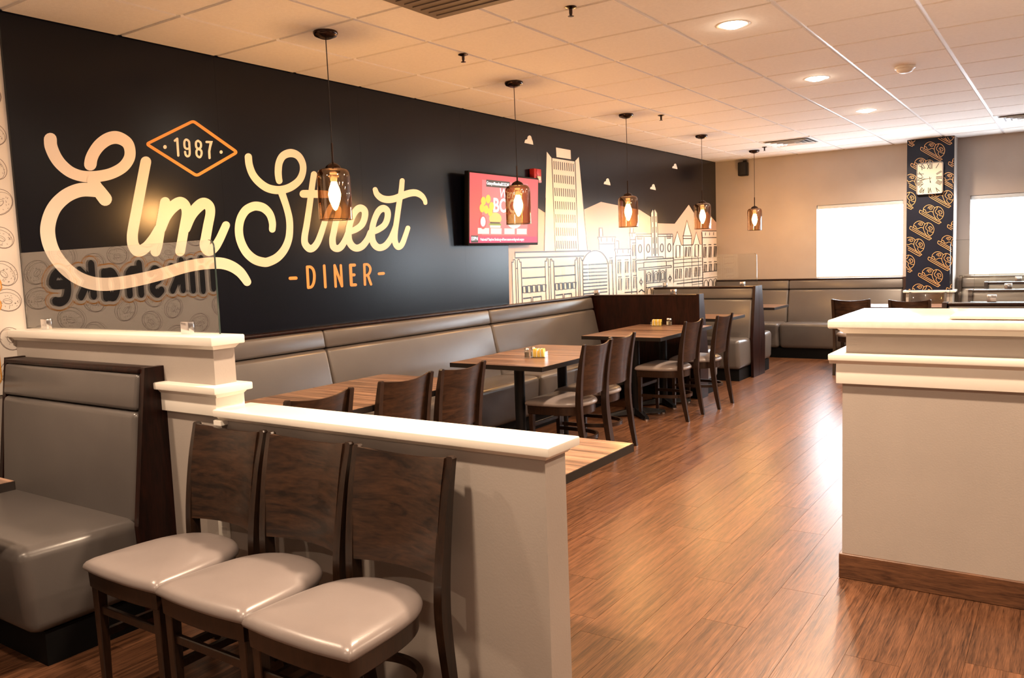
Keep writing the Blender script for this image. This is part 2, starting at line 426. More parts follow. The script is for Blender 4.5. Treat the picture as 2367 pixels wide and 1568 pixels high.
strokes('script_letter', 'cream script letter m', 'cream_print', LM_, [
 [(514,588,108),(490,720,108),(465,850,106),(432,1040,108),(411,1115,108)],
 [(470,880,95),(520,745,110),(590,645,125),(670,595,125),(727,630,112),(740,710,103),(718,850,104),(692,1000,104),(672,1112,106)],
 [(735,870,95),(785,740,110),(850,650,122),(920,602,122),(980,632,108),(993,705,102),(968,840,104),(945,970,106),(935,1045,112),(962,1098,116),(995,1100,114),(1045,1062,100),(1092,985,92),(1138,885,88),(1160,835,86)]])
strokes('script_letter', 'cream script capital S', 'cream_print', SS, [
 [(228,172,88),(240,270,88),(280,380,90),(350,470,94),(450,543,97),(560,572,99),(660,565,98),(760,525,96),(848,448,88),(888,345,80),(882,245,80),(828,158,88),(740,126,99),(650,158,94),(602,240,88),(589,345,86),(594,425,82),(602,462,78)],
 [(620,575,90),(650,660,86),(692,790,82),(722,920,83),(728,1045,84),(713,1170,88),(663,1290,96),(580,1385,104),(480,1437,110),(410,1445,112),(300,1410,110),(200,1320,105),(135,1190,101),(113,1060,100),(131,930,102),(190,825,106),(270,776,108),(340,768,108),(420,795,104),(487,868,94),(517,968,86),(516,1048,80)]])
strokes('script_letter', 'first cream script letter t', 'cream_print', TR, [
 [(222,112,68),(201,250,68),(171,480,70),(141,680,72),(117,820,74),(122,900,78),(170,954,84),(217,943,80),(262,885,74),(300,790,70),(340,665,66),(375,560,62)], [(102,335,88),(200,336,88),(300,338,88),(380,342,80)]])
strokes('script_letter', 'cream script letter r', 'cream_print', TR, [
 [(375,560,62),(410,490,64),(440,470,64),(475,495,66),(500,510,66),(490,590,70),(468,660,72),(448,760,72),(432,850,74),(442,930,78),(485,955,80),(530,932,76),(575,860,70),(610,770,66)]])
strokes('script_letter', 'first cream script letter e', 'cream_print', TR, [
 [(612,770,68),(700,735,72),(765,682,74),(797,600,74),(795,525,76),(745,496,82),(692,532,76),(645,625,70),(617,740,72),(616,850,76),(650,920,80),(705,950,80),(770,925,78),(830,848,70),(862,770,66)]])
strokes('script_letter', 'second cream script letter e', 'cream_print', TR, [
 [(880,770,68),(958,735,70),(1025,682,70),(1056,600,70),(1052,528,72),(1005,500,80),(952,535,74),(906,632,68),(882,740,70),(882,850,74),(915,918,78),(966,945,78),(1030,922,74),(1088,850,68),(1125,765,62),(1150,690,58)]])
strokes('script_letter', 'second cream script letter t', 'cream_print', TR, [
 [(1222,186,57),(1211,300,60),(1186,450,62),(1162,620,62),(1140,780,64),(1140,875,68),(1165,928,70),(1192,933,68),(1225,895,62),(1260,800,57),(1286,722,55)],
 [(914,286,56),(936,340,66),(990,385,76),(1060,400,80),(1140,388,80),(1230,352,80),(1310,327,80),(1380,325,76),(1440,357,64),(1474,402,52),(1483,438,45)]])
def tubes(w, *sts): return [[(x, y, w) for x, y in st] for st in sts]
def poly(name, label, mt, put, w, *sts, n=1):
    bm = B()
    for k, st in enumerate(sts):
        ribbon(bm, smoothpath(st, n) if n > 1 else st, w, put, .0006*k, .0006*k+.0003)
    o = obj(name, bm, M[mt], wl, smooth=0)
    if label: o['label'] = label
    return o
OR = 'orange_print'
poly('dash', None, OR, DN, 72, [(195,508),(320,503)]); poly('dash', None, OR, DN, 62, [(2140,408),(2235,400)])
poly('capital_letter', 'orange letter D', OR, DN, 60, [(566,258),(590,712)], smoothpath([(566,258),(640,262),(698,325),(722,450),(708,600),(660,692),(590,712)], 5))
poly('capital_letter', 'orange letter I', OR, DN, 58, [(938,232),(965,700)])
poly('capital_letter', 'orange letter N', OR, DN, 55, [(1165,225),(1190,690)], [(1165,225),(1325,680)], [(1298,225),(1325,680)])
poly('capital_letter', 'orange letter E', OR, DN, 66, [(1512,220),(1532,655)], [(1512,220),(1600,218)], [(1522,435),(1590,432)], [(1532,655),(1620,650)])
poly('capital_letter', 'orange letter R', OR, DN, 54, [(1815,205),(1830,645)], smoothpath([(1815,205),(1890,208),(1942,275),(1940,355),(1895,430),(1825,448)], 5), [(1890,440),(1960,640)])
def smcorner(pts, r):
    out = []; n = len(pts)
    for i in range(n):
        a, b, c = Vector(pts[i-1]), Vector(pts[i]), Vector(pts[(i+1)%n])
        p, q = b+(a-b).normalized()*r, b+(c-b).normalized()*r
        for k in range(6):
            t = k/5; out.append(tuple(p*(1-t)**2 + b*2*t*(1-t) + q*t*t))
    return out
bm = B(); ribbon(bm, smcorner([(1165,185),(2100,850),(1240,1352),(170,675)], 60), 64, DD, 0, .0004, closed=True)
obj('diamond_outline', bm, M[OR], wl, smooth=0)['label'] = 'orange diamond outline around the year'
CP = 'cream_print'
poly('numeral', 'cream numeral 1', CP, DD, 50, [(775,602),(822,562)], [(822,562),(845,920)])
poly('numeral', 'cream numeral 9', CP, DD, 46, smoothpath([(1080,700),(1072,620),(1015,580),(978,625),(984,740),(1030,778),(1083,762)], 5), smoothpath([(1078,640),(1088,880),(1050,937),(1005,910),(988,842)], 5))
poly('numeral', 'cream numeral 8', CP, DD, 46, smoothpath([(1265,603),(1225,640),(1230,735),(1276,776),(1325,740),(1323,650),(1265,603)], 5), smoothpath([(1276,776),(1234,820),(1240,910),(1300,958),(1338,900),(1334,820),(1276,776)], 5))
poly('numeral', 'cream numeral 7', CP, DD, 50, [(1450,630),(1548,634),(1522,740),(1506,830),(1514,972)])
for (cx, cy, r) in ((563,738,38),(1760,846,34)):
    bm = B(); bm.faces.new([bm.verts.new(DD(cx+r*math.cos(2*PI*k/16), cy+r*1.1*math.sin(2*PI*k/16), 0)) for k in range(16)])
    obj('dot', bm, M[CP], wl, smooth=0)
# ---- skyline print
PX = mur(0,0,1.0,.0006)
def area(name, mt, put, pts, d=0.0, label=None):
    bm = B(); vs = [bm.verts.new(put(x, y, d)) for x, y in pts]
    for tri in tessellate_polygon([[Vector((x, y, 0)) for x, y in pts]]): bm.faces.new([vs[q] for q in tri])
    o = obj(name, bm, M[mt], wl, smooth=0)
    if label: o['label'] = label
    return o
area('mountain_print', 'mountain_print', PX, [(1174,498),(1215,462),(1258,491),(1349,485),(1389,467),(1431,475.5),(1478,485),(1503,501),(1521,516.5),(1559.5,517.5),(1592,473.6),(1618,515),(1634,489),(1658.5,518),(1661,690),(1178,735)], 0, 'peach mountain ridge behind the skyline')
C4 = mur(1240,300,5.4056,.0012); Q1 = mur(1170,560,9.468,.0012); Q2 = mur(1370,510,8.713,.0012); Q3 = mur(1450,480,7.468,.0012)
bm = B()
for pts in ([(128,275),(186,350),(232,1515),(97,1515)], [(195,355),(475,398),(520,1515),(237,1515)], [(485,390),(528,340),(635,1510),(524,1512)], [(243,222),(425,255),(430,370),(250,342)]):
    bm.faces.new([bm.verts.new(C4(x, y, 0)) for x, y in pts])
tw = obj('tower_print', bm, M['building_print'], wl, smooth=0); tw['label'] = 'pale tall tower with a cap block'
lt = [390,558,725,892,1055,1222,1388]; lb = [495,660,828,992,1160,1327,1490]; rt = [425,585,745,907,1065,1228,1390]; rb = [525,687,847,1005,1165,1327,1487]
bm = B()
for r in range(7):
    xa, xb = 216+6*r, 456+5.7*r
    for k in range(10):
        t = k/9; x = xa+(xb-xa)*t
        ribbon(bm, [(x-1, lt[r]+(rt[r]-lt[r])*t), (x+4, lb[r]+(rb[r]-lb[r])*t)], 9.5, C4, .0012, .0012, caps=False)
for st in ([(191,350),(234,1515)], [(480,395),(522,1512)], [(112,850),(97,1515)], [(575,850),(636,1510)]): ribbon(bm, st, 7, C4, .0012, .0012, caps=False)
obj('tower_windows_print', bm, M['line_print'], wl, smooth=0)
area('theatre_print', 'building_print', Q1, [(112,440),(150,385),(188,212),(1800,188),(1950,185),(2100,235),(2200,370),(2235,475),(2330,475),(2345,1250),(115,1480)], .0004, 'white theatre front with striped arch')
area('castle_print', 'building_print', Q2, [(95,330),(130,320),(130,150),(195,150),(200,325),(460,330),(465,410),(522,410),(530,570),(725,570),(725,250),(752,245),(752,150),(818,150),(820,245),(860,250),(890,1560),(100,1560)], .0002, 'white castle block with battlements')
area('station_print', 'building_print', Q3, [(140,440),(300,440),(410,455),(405,90),(435,30),(455,60),(472,30),(510,95),(525,455),(780,460),(798,1480),(165,1560)], .0006, 'white station front with twin spire')
area('townhouse_print', 'building_print', Q3, [(795,652),(862,415),(930,645),(965,645),(968,480),(1025,220),(1108,490),(1110,645),(1130,645),(1190,425),(1250,635),(1280,635),(1300,1400),(800,1420)], .0004, 'pale gabled town house')
area('keep_print', 'building_print', Q3, [(1280,405),(1555,405),(1572,1380),(1300,1390)], .0005, 'pale square keep with battlements')
def lines(name, put, lst, d=.0020):
    bm = B()
    for k, (w, st) in enumerate(lst): ribbon(bm, st, w, put, d+.00002*k, d+.00002*k+.00001, caps=False)
    return obj(name, bm, M['line_print'], wl, smooth=0)
def rect(x0, y0, x1, y1, w): return (w, [(x0,y0),(x1,y0),(x1,y1),(x0,y1),(x0,y0)])
def seg(w, *c): return (w, [(c[i], c[i+1]) for i in range(0, len(c), 2)])
L1 = [seg(32,185,225,1850,190), seg(32,200,345,1700,305), seg(16,190,215,190,360)]
for q in ((14,120,440,145,1420),(14,195,390,225,1400),(14,240,390,268,1390),(16,322,430,352,1380),(22,110,440,155,440),(14,150,385,150,440),(22,145,385,195,385),(22,245,380,285,380),(14,287,380,287,436),(22,283,435,325,435),
 (14,845,410,872,1320),(14,915,360,945,1310),(14,960,370,985,1300),(18,1035,410,1062,1290),(22,845,415,880,415),(14,880,365,880,418),(22,876,365,915,365),(22,960,370,995,370),(14,995,366,995,415),(22,992,412,1040,412),(24,210,575,240,575),(24,925,545,955,545),
 (14,1500,385,1525,1250),(14,1560,340,1590,1240),(14,1600,340,1622,1235),(14,1665,390,1688,1220),(22,1500,392,1530,392),(14,1530,345,1530,392),(22,1525,345,1560,345),(22,1600,342,1635,342),(14,1640,342,1640,395),(22,1638,395,1668,395),
 (30,335,565,845,545),(30,345,790,850,760),(30,1045,535,1495,510),(30,1058,745,1505,712),
 (30,365,1235,550,1215),(14,545,1215,545,1320),(14,578,1320,578,1208),(30,575,1208,768,1188),(14,765,1188,765,1310),(30,1075,1165,1238,1145),(14,1235,1145,1240,1260),(14,1265,1255,1265,1138),(30,1262,1140,1428,1125),(14,1425,1125,1428,1235),
 (14,2235,480,2255,1150),(14,2320,480,2340,1150),(22,2255,345,2322,340)): L1.append(seg(*q))
for x, t, b_ in zip((355,460,568,678,785),(965,955,945,935,930),(1110,1105,1095,1085,1075)): L1.append(rect(x, t, x+76, b_, 19))
for x, t, b_ in zip((1070,1160,1255,1352,1448),(905,898,892,885,878),(1048,1040,1032,1022,1012)): L1.append(rect(x, t, x+68, b_, 19))
L1.append((20, smoothpath([(1668,420),(1720,320),(1790,240),(1870,200),(1950,188),(2040,205),(2120,260),(2190,360),(2235,480)], 4)))
for a, c in zip((500,590,668,745,825,903,980,1060,1137),(474,566,643,718,792,867,940,1012,1085)): L1.append(seg(28,1680,a,2205,c))
L1.append(rect(2267,388,2308,468,11)); lines('theatre_lines', Q1, L1)
L2 = []
for q in ((22,130,152,196,152),(12,130,150,135,325),(12,192,150,200,320),(20,95,335,460,330),(10,100,340,120,400,125,600),(10,455,330,440,390,445,470,450,570),(20,125,475,445,470),(10,168,345,170,430),(10,283,345,283,430),(10,395,345,395,430),
 (20,465,412,522,410),(10,520,410,526,575),(18,430,578,770,570),(10,437,585,455,640,460,720),(10,768,575,755,640,760,710),(18,460,715,755,703),(10,498,590,500,665),(10,605,585,607,660),(10,712,580,713,660),(12,455,720,478,1500),(12,760,710,782,1480),(10,395,790,408,1500),(11,312,890,328,1500),
 (18,497,800,570,797),(18,643,790,713,788),(20,510,1137,582,1133),(20,655,1125,727,1120),(18,790,455,856,450),(18,800,785,862,783),(20,810,1110,876,1105),
 (20,725,255,856,250),(10,735,260,750,330,755,570),(10,790,265,790,340),(18,755,385,850,385),(12,755,150,755,245),(12,815,150,815,240),(20,640,1452,885,1432),
 (6,537,850,540,1050),(6,684,845,684,1040),(6,549,1185,549,1385),(6,694,1175,695,1370),(6,830,505,830,700),(6,838,830,840,1025),(6,850,1160,852,1350)): L2.append(seg(*q))
for r in ((510,835,562,1065),(658,828,708,1055),(522,1170,575,1400),(668,1160,720,1385),(803,490,856,715),(812,815,865,1040),(823,1145,878,1365)): L2.append(rect(*r, 11))
lines('castle_lines', Q2, L2)
L3 = []
for q in ((16,140,460,410,458),(14,140,495,410,497),(16,525,462,780,460),(14,525,500,780,498),(10,405,95,425,840),(10,510,95,535,835),(10,405,95,435,30,450,60),(10,510,95,472,30,457,60),(24,456,60,478,840),
 (12,430,150,432,255),(12,437,335,438,440),(12,440,515,443,620),(12,445,700,448,805),(12,490,150,492,255),(12,494,330,497,435),(12,500,510,503,620),(12,507,695,509,800),
 (10,140,500,148,890),(10,285,510,293,890),(10,648,505,655,870),(10,780,460,790,880),(10,170,480,170,545,248,545,248,480),(9,194,485,194,540),(9,220,485,220,540),(10,683,470,683,535,745,535,745,470),(9,705,475,705,532),(9,726,475,726,532),
 (16,335,860,615,848),(10,335,855,338,890),(10,615,846,618,872),(18,140,912,800,872),(12,155,968,275,955),(14,280,946,670,924),(12,280,945,280,1035),(12,670,922,672,1005),(14,680,930,790,920),(10,800,875,785,930),(16,190,1050,755,1000),(14,195,1082,760,1032),(12,191,1045,194,1088),(12,755,996,758,1036),
 (10,150,970,165,1520),(10,290,1085,302,1520),(10,312,1085,325,1520),(10,655,1060,660,1400),(10,672,1055,680,1400),(10,790,930,797,1300),(10,425,1080,437,1290),(10,445,1078,452,1288),(10,540,1068,552,1278),(10,560,1066,567,1275),
 (14,325,1310,650,1280),(14,325,1382,600,1352),(12,233,1240,262,1285,235,1332,205,1285,233,1240),(8,233,1210,236,1360),(12,733,1178,760,1222,733,1270,706,1225,733,1178),(8,732,1155,734,1295),(18,195,1460,240,1418,292,1460)): L3.append(seg(*q))
for cx, cy in ((217,710),(357,705),(593,697),(720,693)): L3.append((15, [(cx+26*math.cos(2*PI*k/20), cy+70*math.sin(2*PI*k/20)) for k in range(21)]))
for cx, t, b_ in ((368,1112,1285),(492,1098,1270),(608,1083,1255)):
    L3 += [(11, [(cx-36,b_),(cx-36,t+30),(cx,t),(cx+36,t+30),(cx+36,b_),(cx-36,b_)]), (9, [(cx-18,b_-20),(cx-18,t+50),(cx,t+35),(cx+18,t+50),(cx+18,b_-20)]), seg(10,cx-20,b_-16,cx+20,b_-16)]
for cx in (375,500): L3.append((10, smoothpath([(cx-34,1500),(cx-28,1412),(cx,1386),(cx+28,1412),(cx+34,1500)], 4)))
lines('station_lines', Q3, L3)
L4 = []
for q in ((9,790,655,862,415,930,648),(16,935,650,1130,645),(9,1130,645,1188,425,1252,638,1280,638),(10,965,490,1025,220,1105,490),(14,950,490,1110,490),(16,955,535,1110,535),(7,962,490,972,1400),(7,1105,490,1117,1390),
 (12,795,905,1275,868),(12,795,965,1280,928),(12,795,1032,1285,990),(10,800,1275,1295,1218),(18,850,1318,1295,1270),(10,1120,1332,1295,1310),(10,795,890,800,1290)): L4.append(seg(*q))
for r in ((838,655,905,868),(1165,640,1225,850),(997,685,1022,848),(1055,683,1082,845),(833,1065,860,1230),(895,1060,925,1222),(1003,1050,1028,1210),(1063,1045,1090,1205),(1165,1035,1190,1195),(1222,1030,1248,1188)): L4.append(rect(*r, 10))
lines('townhouse_lines', Q3, L4)
L5 = []
for q in ((14,1280,405,1555,405),(14,1283,420,1290,520,1302,1380),(10,1555,410,1550,470,1570,1300),(14,1290,520,1555,517),(10,1345,430,1345,482),(10,1418,428,1418,480),(10,1487,426,1487,478),(16,1310,645,1358,645),(16,1398,641,1447,641),(16,1487,637,1533,637),(16,1315,950,1365,948),(16,1402,941,1452,939),(16,1493,933,1540,931),(14,1300,1117,1565,1090),(10,1310,1225,1565,1190)): L5.append(seg(*q))
for r in ((1317,680,1355,865),(1407,675,1443,860),(1495,670,1530,850),(1323,985,1362,1102),(1412,975,1448,1095),(1500,965,1537,1087)):
    L5.append(rect(*r, 9)); x0, y0, x1, y1 = r
    L5 += [seg(5, x0+(x1-x0)*.36, y0, x0+(x1-x0)*.36, y1), seg(5, x0+(x1-x0)*.68, y0, x0+(x1-x0)*.68, y1)]
for cx, t in ((1357,1250),(1435,1238),(1517,1228)): L5.append((10, smoothpath([(cx-34,1380),(cx-30,t+40),(cx,t),(cx+30,t+40),(cx+34,1380)], 4)))
lines('keep_lines', Q3, L5)
CL = [(-38,20),(-30,-5),(-14,-12),(-10,-32),(6,-44),(20,-34),(26,-12),(34,8),(38,36)]
for cx, cy, k in ((1222,325,.27),(1403,421.5,.205),(1559.5,385.5,.16),(1509,433.5,.175)):
    area('cloud_print', 'building_print', PX, [(cx+x*k, cy+y*k) for x, y in smoothpath(CL, 3)], .001, 'small pale cloud')
# ---- printed paper left of the mural: doughnuts and lettering
obj('wallpaper', box(B(), -.012, -.003, YF, YM0-.004, .89, H-.002), M['wallpaper'], wl, smooth=0)
obj('edge_strip', box(B(), -.012, .006, YM0-.004, YM0, .89, H-.002), M['black_print'], wl, smooth=0)
def wp(y0, z0):
    def put(x, y, d): return Vector((-.0028+d, y0+x, z0+y))
    return put
def donut(bm, y0, z0, r, ang):
    put = wp(y0, z0); c, s = math.cos(ang), math.sin(ang)
    def el(rx, ry, ox=0, oy=0): return [((ox+rx*math.cos(2*PI*k/22))*c-(oy+ry*math.sin(2*PI*k/22))*s, (ox+rx*math.cos(2*PI*k/22))*s+(oy+ry*math.sin(2*PI*k/22))*c) for k in range(22)]
    ribbon(bm, el(r, r*.86), .0032, put, 0, 0, closed=True); ribbon(bm, el(r*.93, r*.70, 0, -r*.1), .0020, put, .0001, .0001, closed=True)
    ribbon(bm, el(r*.33, r*.2, 0, -r*.08), .0020, put, 0, 0, closed=True); ribbon(bm, el(r*.28, r*.12, 0, -r*.14), .0016, put, .0002, .0002, closed=True)
    for k in range(26):
        a = random.random()*2*PI; q = r*(.45+.4*random.random()); t = random.random()*PI
        x, y = q*math.cos(a), q*.7*math.sin(a)-r*.1
        ribbon(bm, [(x, y), (x+.007*math.cos(t), y+.007*math.sin(t))], .002, put, .0003, .0003, caps=False)
k = 0
for i in range(17):
    for j in range(11):
        y0 = -.675-i*.155+random.uniform(-.02,.02); z0 = 1.0+j*.165+(i%2)*.08+random.uniform(-.02,.02)
        if z0 > H-.1 or y0-.08 < YF: continue
        bm = B(); donut(bm, y0 if y0+.075 < YM0 else YM0-.08, z0, random.uniform(.058,.072), random.uniform(-1,1)); obj('doughnut_print', bm, M['donut_line'], wl, smooth=0)
GL = {'m':(1.25,[[(0,0),(0,1)],[(0,.7),(.25,1),(.55,.9),(.6,.6),(.6,0)],[(.6,.7),(.85,1),(1.15,.9),(1.2,.6),(1.2,0)]]),'i':(.0,[[(0,0),(0,.95)],[(0,1.36),(0,1.40)]]),'l':(.0,[[(0,0),(0,1.24)]]),
 'k':(.62,[[(0,0),(0,1.24)],[(.58,1.0),(.05,.5)],[(.2,.62),(.62,0)]]),'s':(.55,[[(.52,.85),(.3,1.02),(.05,.85),(.12,.6),(.42,.45),(.52,.2),(.28,-.02),(.02,.12)]]),'h':(.62,[[(0,0),(0,1.24)],[(0,.7),(.3,1),(.58,.88),(.62,.6),(.62,0)]]),
 'a':(.62,[[(.62,1),(.62,0)],[(.62,.6),(.5,.95),(.2,.98),(.0,.5),(.2,.02),(.5,.1),(.62,.4)]]),'e':(.66,[[(.05,.58),(.64,.60),(.58,.88),(.33,1.05),(.04,.82),(-.02,.42),(.10,.06),(.36,-.08),(.60,-.04)]]),'n':(.6,[[(0,0),(0,1)],[(0,.7),(.25,1),(.55,.9),(.6,.6),(.6,0)]]),'d':(.62,[[(.62,1.24),(.62,0)],[(.62,.6),(.5,.95),(.2,.98),(.0,.5),(.2,.02),(.5,.1),(.62,.4)]])}
def word(s, k, yr, z, ws, gap=.55, sx=1.0):
    tot = sum(GL[c][0]*sx for c in s)+gap*(len(s)-1); x = -tot
    for c in s:
        wdt, sts = GL[c]; put = wp(yr+x*k, z+random.uniform(-.012,.012)); x += wdt*sx+gap
        for li, (mt, w) in enumerate(zip(('wallpaper_orange', 'wallpaper', 'black_print'), ws)):
            bm = B()
            for q, st in enumerate(sts): ribbon(bm, smoothpath([(p[0]*k*sx, p[1]*k) for p in st], 5), w, put, .0012+.0016*li+.0003*q, .0012+.0016*li+.0003*q+.0002)
            o = obj('lettering', bm, M[mt], wl, smooth=0)
word('milkshake', .135, -.757, 1.345, (.094,.080,.047), .50, .82)
word('and', .10, -.79, .985, (.085,.07,.03))

# ================================================================== STEPPED PARTITION with low wall
pt = struct(obj('wall_partition', box(B(), 0, 1.56, -.668, -.570, 0, 1.155), M['paint'], smooth=0))
obj('low_section', box(B(), 1.56, 3.065, -.668, -.553, 0, .893), M['paint'], pt, smooth=0)
def mould(bm, x0, x1, y0, y1, z0, z1, end=True):
    """flat cap with a cove under it; overhang on all free sides"""
    xe = x1
    box(bm, x0, xe, y0, y1, z0+.016, z1, .005, 2)
    g = .014; hexa(bm, [(x0,y0+2*g,z0),(xe-2*g,y0+2*g,z0),(xe-2*g,y1-2*g,z0),(x0,y1-2*g,z0)], [(x0,y0+g,z0+.018),(xe-g,y0+g,z0+.018),(xe-g,y1-g,z0+.018),(x0,y1-g,z0+.018)])
    return bm
obj('top_cap', mould(B(), 0, 1.605, -.706, -.550, 1.152, 1.203), M['trim_white'], pt)
bm = B(); mould(bm, 0, 1.622, -.720, -.540, .967, 1.012); obj('ledge', bm, M['trim_white'], pt)
obj('trim_band', box(B(), 0, 1.585, -.69, -.556, .893, .972, .002), M['trim_white'], pt)
obj('low_cap', mould(B(), 1.575, 3.10, -.703, -.520, .878, .922), M['trim_white'], pt)
obj('trim_block', box(B(), 1.575, 1.62, -.70, -.668, .862, .880), M['trim_white'], pt, smooth=0)
# glass shield builder
def shield(label, x0, x1, y, z0, h, clips, mt='glass_clear', group=None, side=1):
    t = thing('glass_shield', label, 'glass panel', ((x0+x1)/2, y, z0), 0, group); w = (x1-x0)/2; r = .03
    out = [(-w,.004),(w,.004)]
    for k in range(6):
        a = PI/2*k/5; out.append((w-r+r*math.cos(a), h-r+r*math.sin(a))) if side >= 0 else None
    if side < 0:
        out.append((w, h))
        for k in range(6):
            a = PI/2+PI/2*k/5; out.append((-w+r+r*math.cos(a), h-r+r*math.sin(a)))
    else: out.append((-w, h))
    obj('pane', prism(B(), out, 1, -.003, .003), M[mt], t, smooth=0)
    bm = B(); path = [(p[0], 0, p[1]) for p in out[1:]] + ([(out[0][0], 0, out[0][1])])
    sweep(bm, path, .0062, .0012, updir=Vector((0,1,0))) if False else None
    e = out[1:-1] if side >= 0 else out[2:]
    sweep(bm, [(p[0], 0, p[1]) for p in (e if side >= 0 else e+[(-w,.004)])], .0016, .0066, updir=Vector((0,1,0)))
    obj('polished_edge', bm, M['glass_edge'], t, smooth=0)
    for c in clips:
        k = obj('clip', box(B(), c-.028, c+.028, -.013, .013, 0, .05, .003), M['chrome'], t)
        obj('set_screw', lathe(B(), [(0,-.0142),(.006,-.0142),(.006,-.012)], 10), M['black_metal'], k, loc=(c,-.0,.026), rot=(0,0,0)) if False else None
    return t
shield('large reflective glass shield on top of the stepped white-capped partition', .012, 1.535, -.612, 1.203, .375, (-.58,.55), 'glass_shield')

# ================================================================== CHAIRS
def chair_master():
    t = thing('dining_chair', '', 'chair')
    out = []
    for p in smoothpath([(-.212,-.215),(-.1,-.225),(0,-.227),(.1,-.225),(.212,-.215)], 4): out.append(p)
    right = smoothpath([(.216,-.20),(.213,-.10),(.205,.0),(.185,.09),(.14,.16),(.075,.198),(0,.208)], 4)
    out += right; out += [(-x, y) for x, y in reversed(right[:-1])]
    cx, cy = 0, -.01
    def ring(bm, s, z, drop=0): return [bm.verts.new((cx+(x-cx)*s, cy+(y-cy)*s, z)) for x, y in out]
    def stack(lv, capb=True):
        bm = B(); R = [ring(bm, *l) for l in lv]
        for a, c in zip(R, R[1:]):
            for i in range(len(a)): j = (i+1) % len(a); bm.faces.new((a[i], a[j], c[j], c[i]))
        bm.faces.new(R[0][::-1]); bm.faces.new(R[-1]); return bm
    obj('seat_pad', stack([(.97,.432),(1.0,.437),(1.012,.446),(1.0,.456),(.965,.466),(.90,.474),(.78,.481),(.55,.487),(.25,.489)]), M['vinyl_seat'], t, smooth=60)
    obj('seat_frame', stack([(.93,.372),(.945,.376),(.955,.432)]), M['chair_wood'], t)
    for s in (-1, 1):
        x, y = s*.182, -.182
        obj('leg', hexa(B(), [(x-.013,y-.013,0),(x+.013,y-.013,0),(x+.013,y+.013,0),(x-.013,y+.013,0)], [(x-.019,y-.019,.43),(x+.019,y-.019,.43),(x+.019,y+.019,.43),(x-.019,y+.019,.43)], .003, 1), M['chair_wood'], t)
        path = smoothpath([(s*.178,.262,0),(s*.180,.232,.16),(s*.182,.208,.34),(s*.184,.203,.45),(s*.188,.212,.58),(s*.192,.235,.74),(s*.195,.262,.868)], 5)
        bm = B(); P = [Vector(p) for p in path]; R = []
        for i, p in enumerate(P):
            f = i/(len(P)-1); wx = .0135+.002*math.sin(PI*f); wy = .010+.012*math.sin(PI*min(1, (f+.12)*.9))
            R.append([bm.verts.new(p+Vector(q)) for q in ((-wx,-wy,0),(wx,-wy,0),(wx,wy,0),(-wx,wy,0))])
        for a, c in zip(R, R[1:]):
            for i in range(4): bm.faces.new((a[i], a[(i+1)%4], c[(i+1)%4], c[i]))
        bm.faces.new(R[0][::-1]); top = [bm.verts.new(P[-1]+Vector((q[0]*.008, q[1]*.009, .006))) for q in ((-1,-1),(1,-1),(1,1),(-1,1))]
        for i in range(4): bm.faces.new((R[-1][i], R[-1][(i+1)%4], top[(i+1)%4], top[i]))
        bm.faces.new(top)
        obj('back_post', bm, M['chair_wood'], t)
    bm = B(); n, m = 14, 8; F = []; K = []
    for i in range(n+1):
        x = -.176+.352*i/n; q = 1-(x/.176)**2; rf = []; rk = []
        for j in range(m+1):
            z = .512+(.357-.016*q)*j/m; f = (z-.45)/.42
            y = .203+.012*f+.048*f*f - .0115 + .034*q
            rf.append(bm.verts.new((x*(1+.03*f), y-.006, z))); rk.append(bm.verts.new((x*(1+.03*f), y+.006, z)))
        F.append(rf); K.append(rk)
    for i in range(n):
        for j in range(m):
            bm.faces.new((F[i][j], F[i+1][j], F[i+1][j+1], F[i][j+1])); bm.faces.new((K[i][j], K[i][j+1], K[i+1][j+1], K[i+1][j]))
        bm.faces.new((F[i][0], K[i][0], K[i+1][0], F[i+1][0])); bm.faces.new((F[i][m], F[i+1][m], K[i+1][m], K[i][m]))
    for i in (0, n):
        for j in range(m): bm.faces.new((F[i][j], F[i][j+1], K[i][j+1], K[i][j]))
    obj('backrest', bm, M['veneer'], t)
    obj('stretcher', box(B(), -.17, .17, -.190, -.172, .275, .305, .003, 1), M['chair_wood'], t)
    hp = [(-.17,-.175,.205),(-.172,-.05,.205),(-.165,.06,.205),(-.13,.15,.205),(-.07,.20,.205),(0,.215,.205),(.07,.20,.205),(.13,.15,.205),(.165,.06,.205),(.172,-.05,.205),(.17,-.175,.205)]
    bm = B(); sweep(bm, smoothpath(hp, 4), .018, .026); obj('hoop_stretcher', bm, M['chair_wood'], t)
    return t
c0 = chair_master(); used = [False]
def chair(x, y, rz, label, group):
    if not used[0]:
        used[0] = True; c0.location = (x, y, 0); c0.rotation_euler = (0,0,rz); c0['label'] = label; c0['group'] = group; return c0
    return dup(c0, (x, y, 0), rz, label, group)
G1 = 'waiting chairs against the low wall'
chair(1.70, -.985, 0, 'dark wooden chair against the low wall, next to the booth end panel', G1)
chair(2.14, -.99, 0, 'dark wooden chair against the low wall, middle of the three', G1)
chair(2.58, -1.0, 0, 'dark wooden chair against the low wall, nearest its free end', G1)
G2 = 'chairs along the row of tables by the mural'; F = PI/2     # seat looks toward the wall
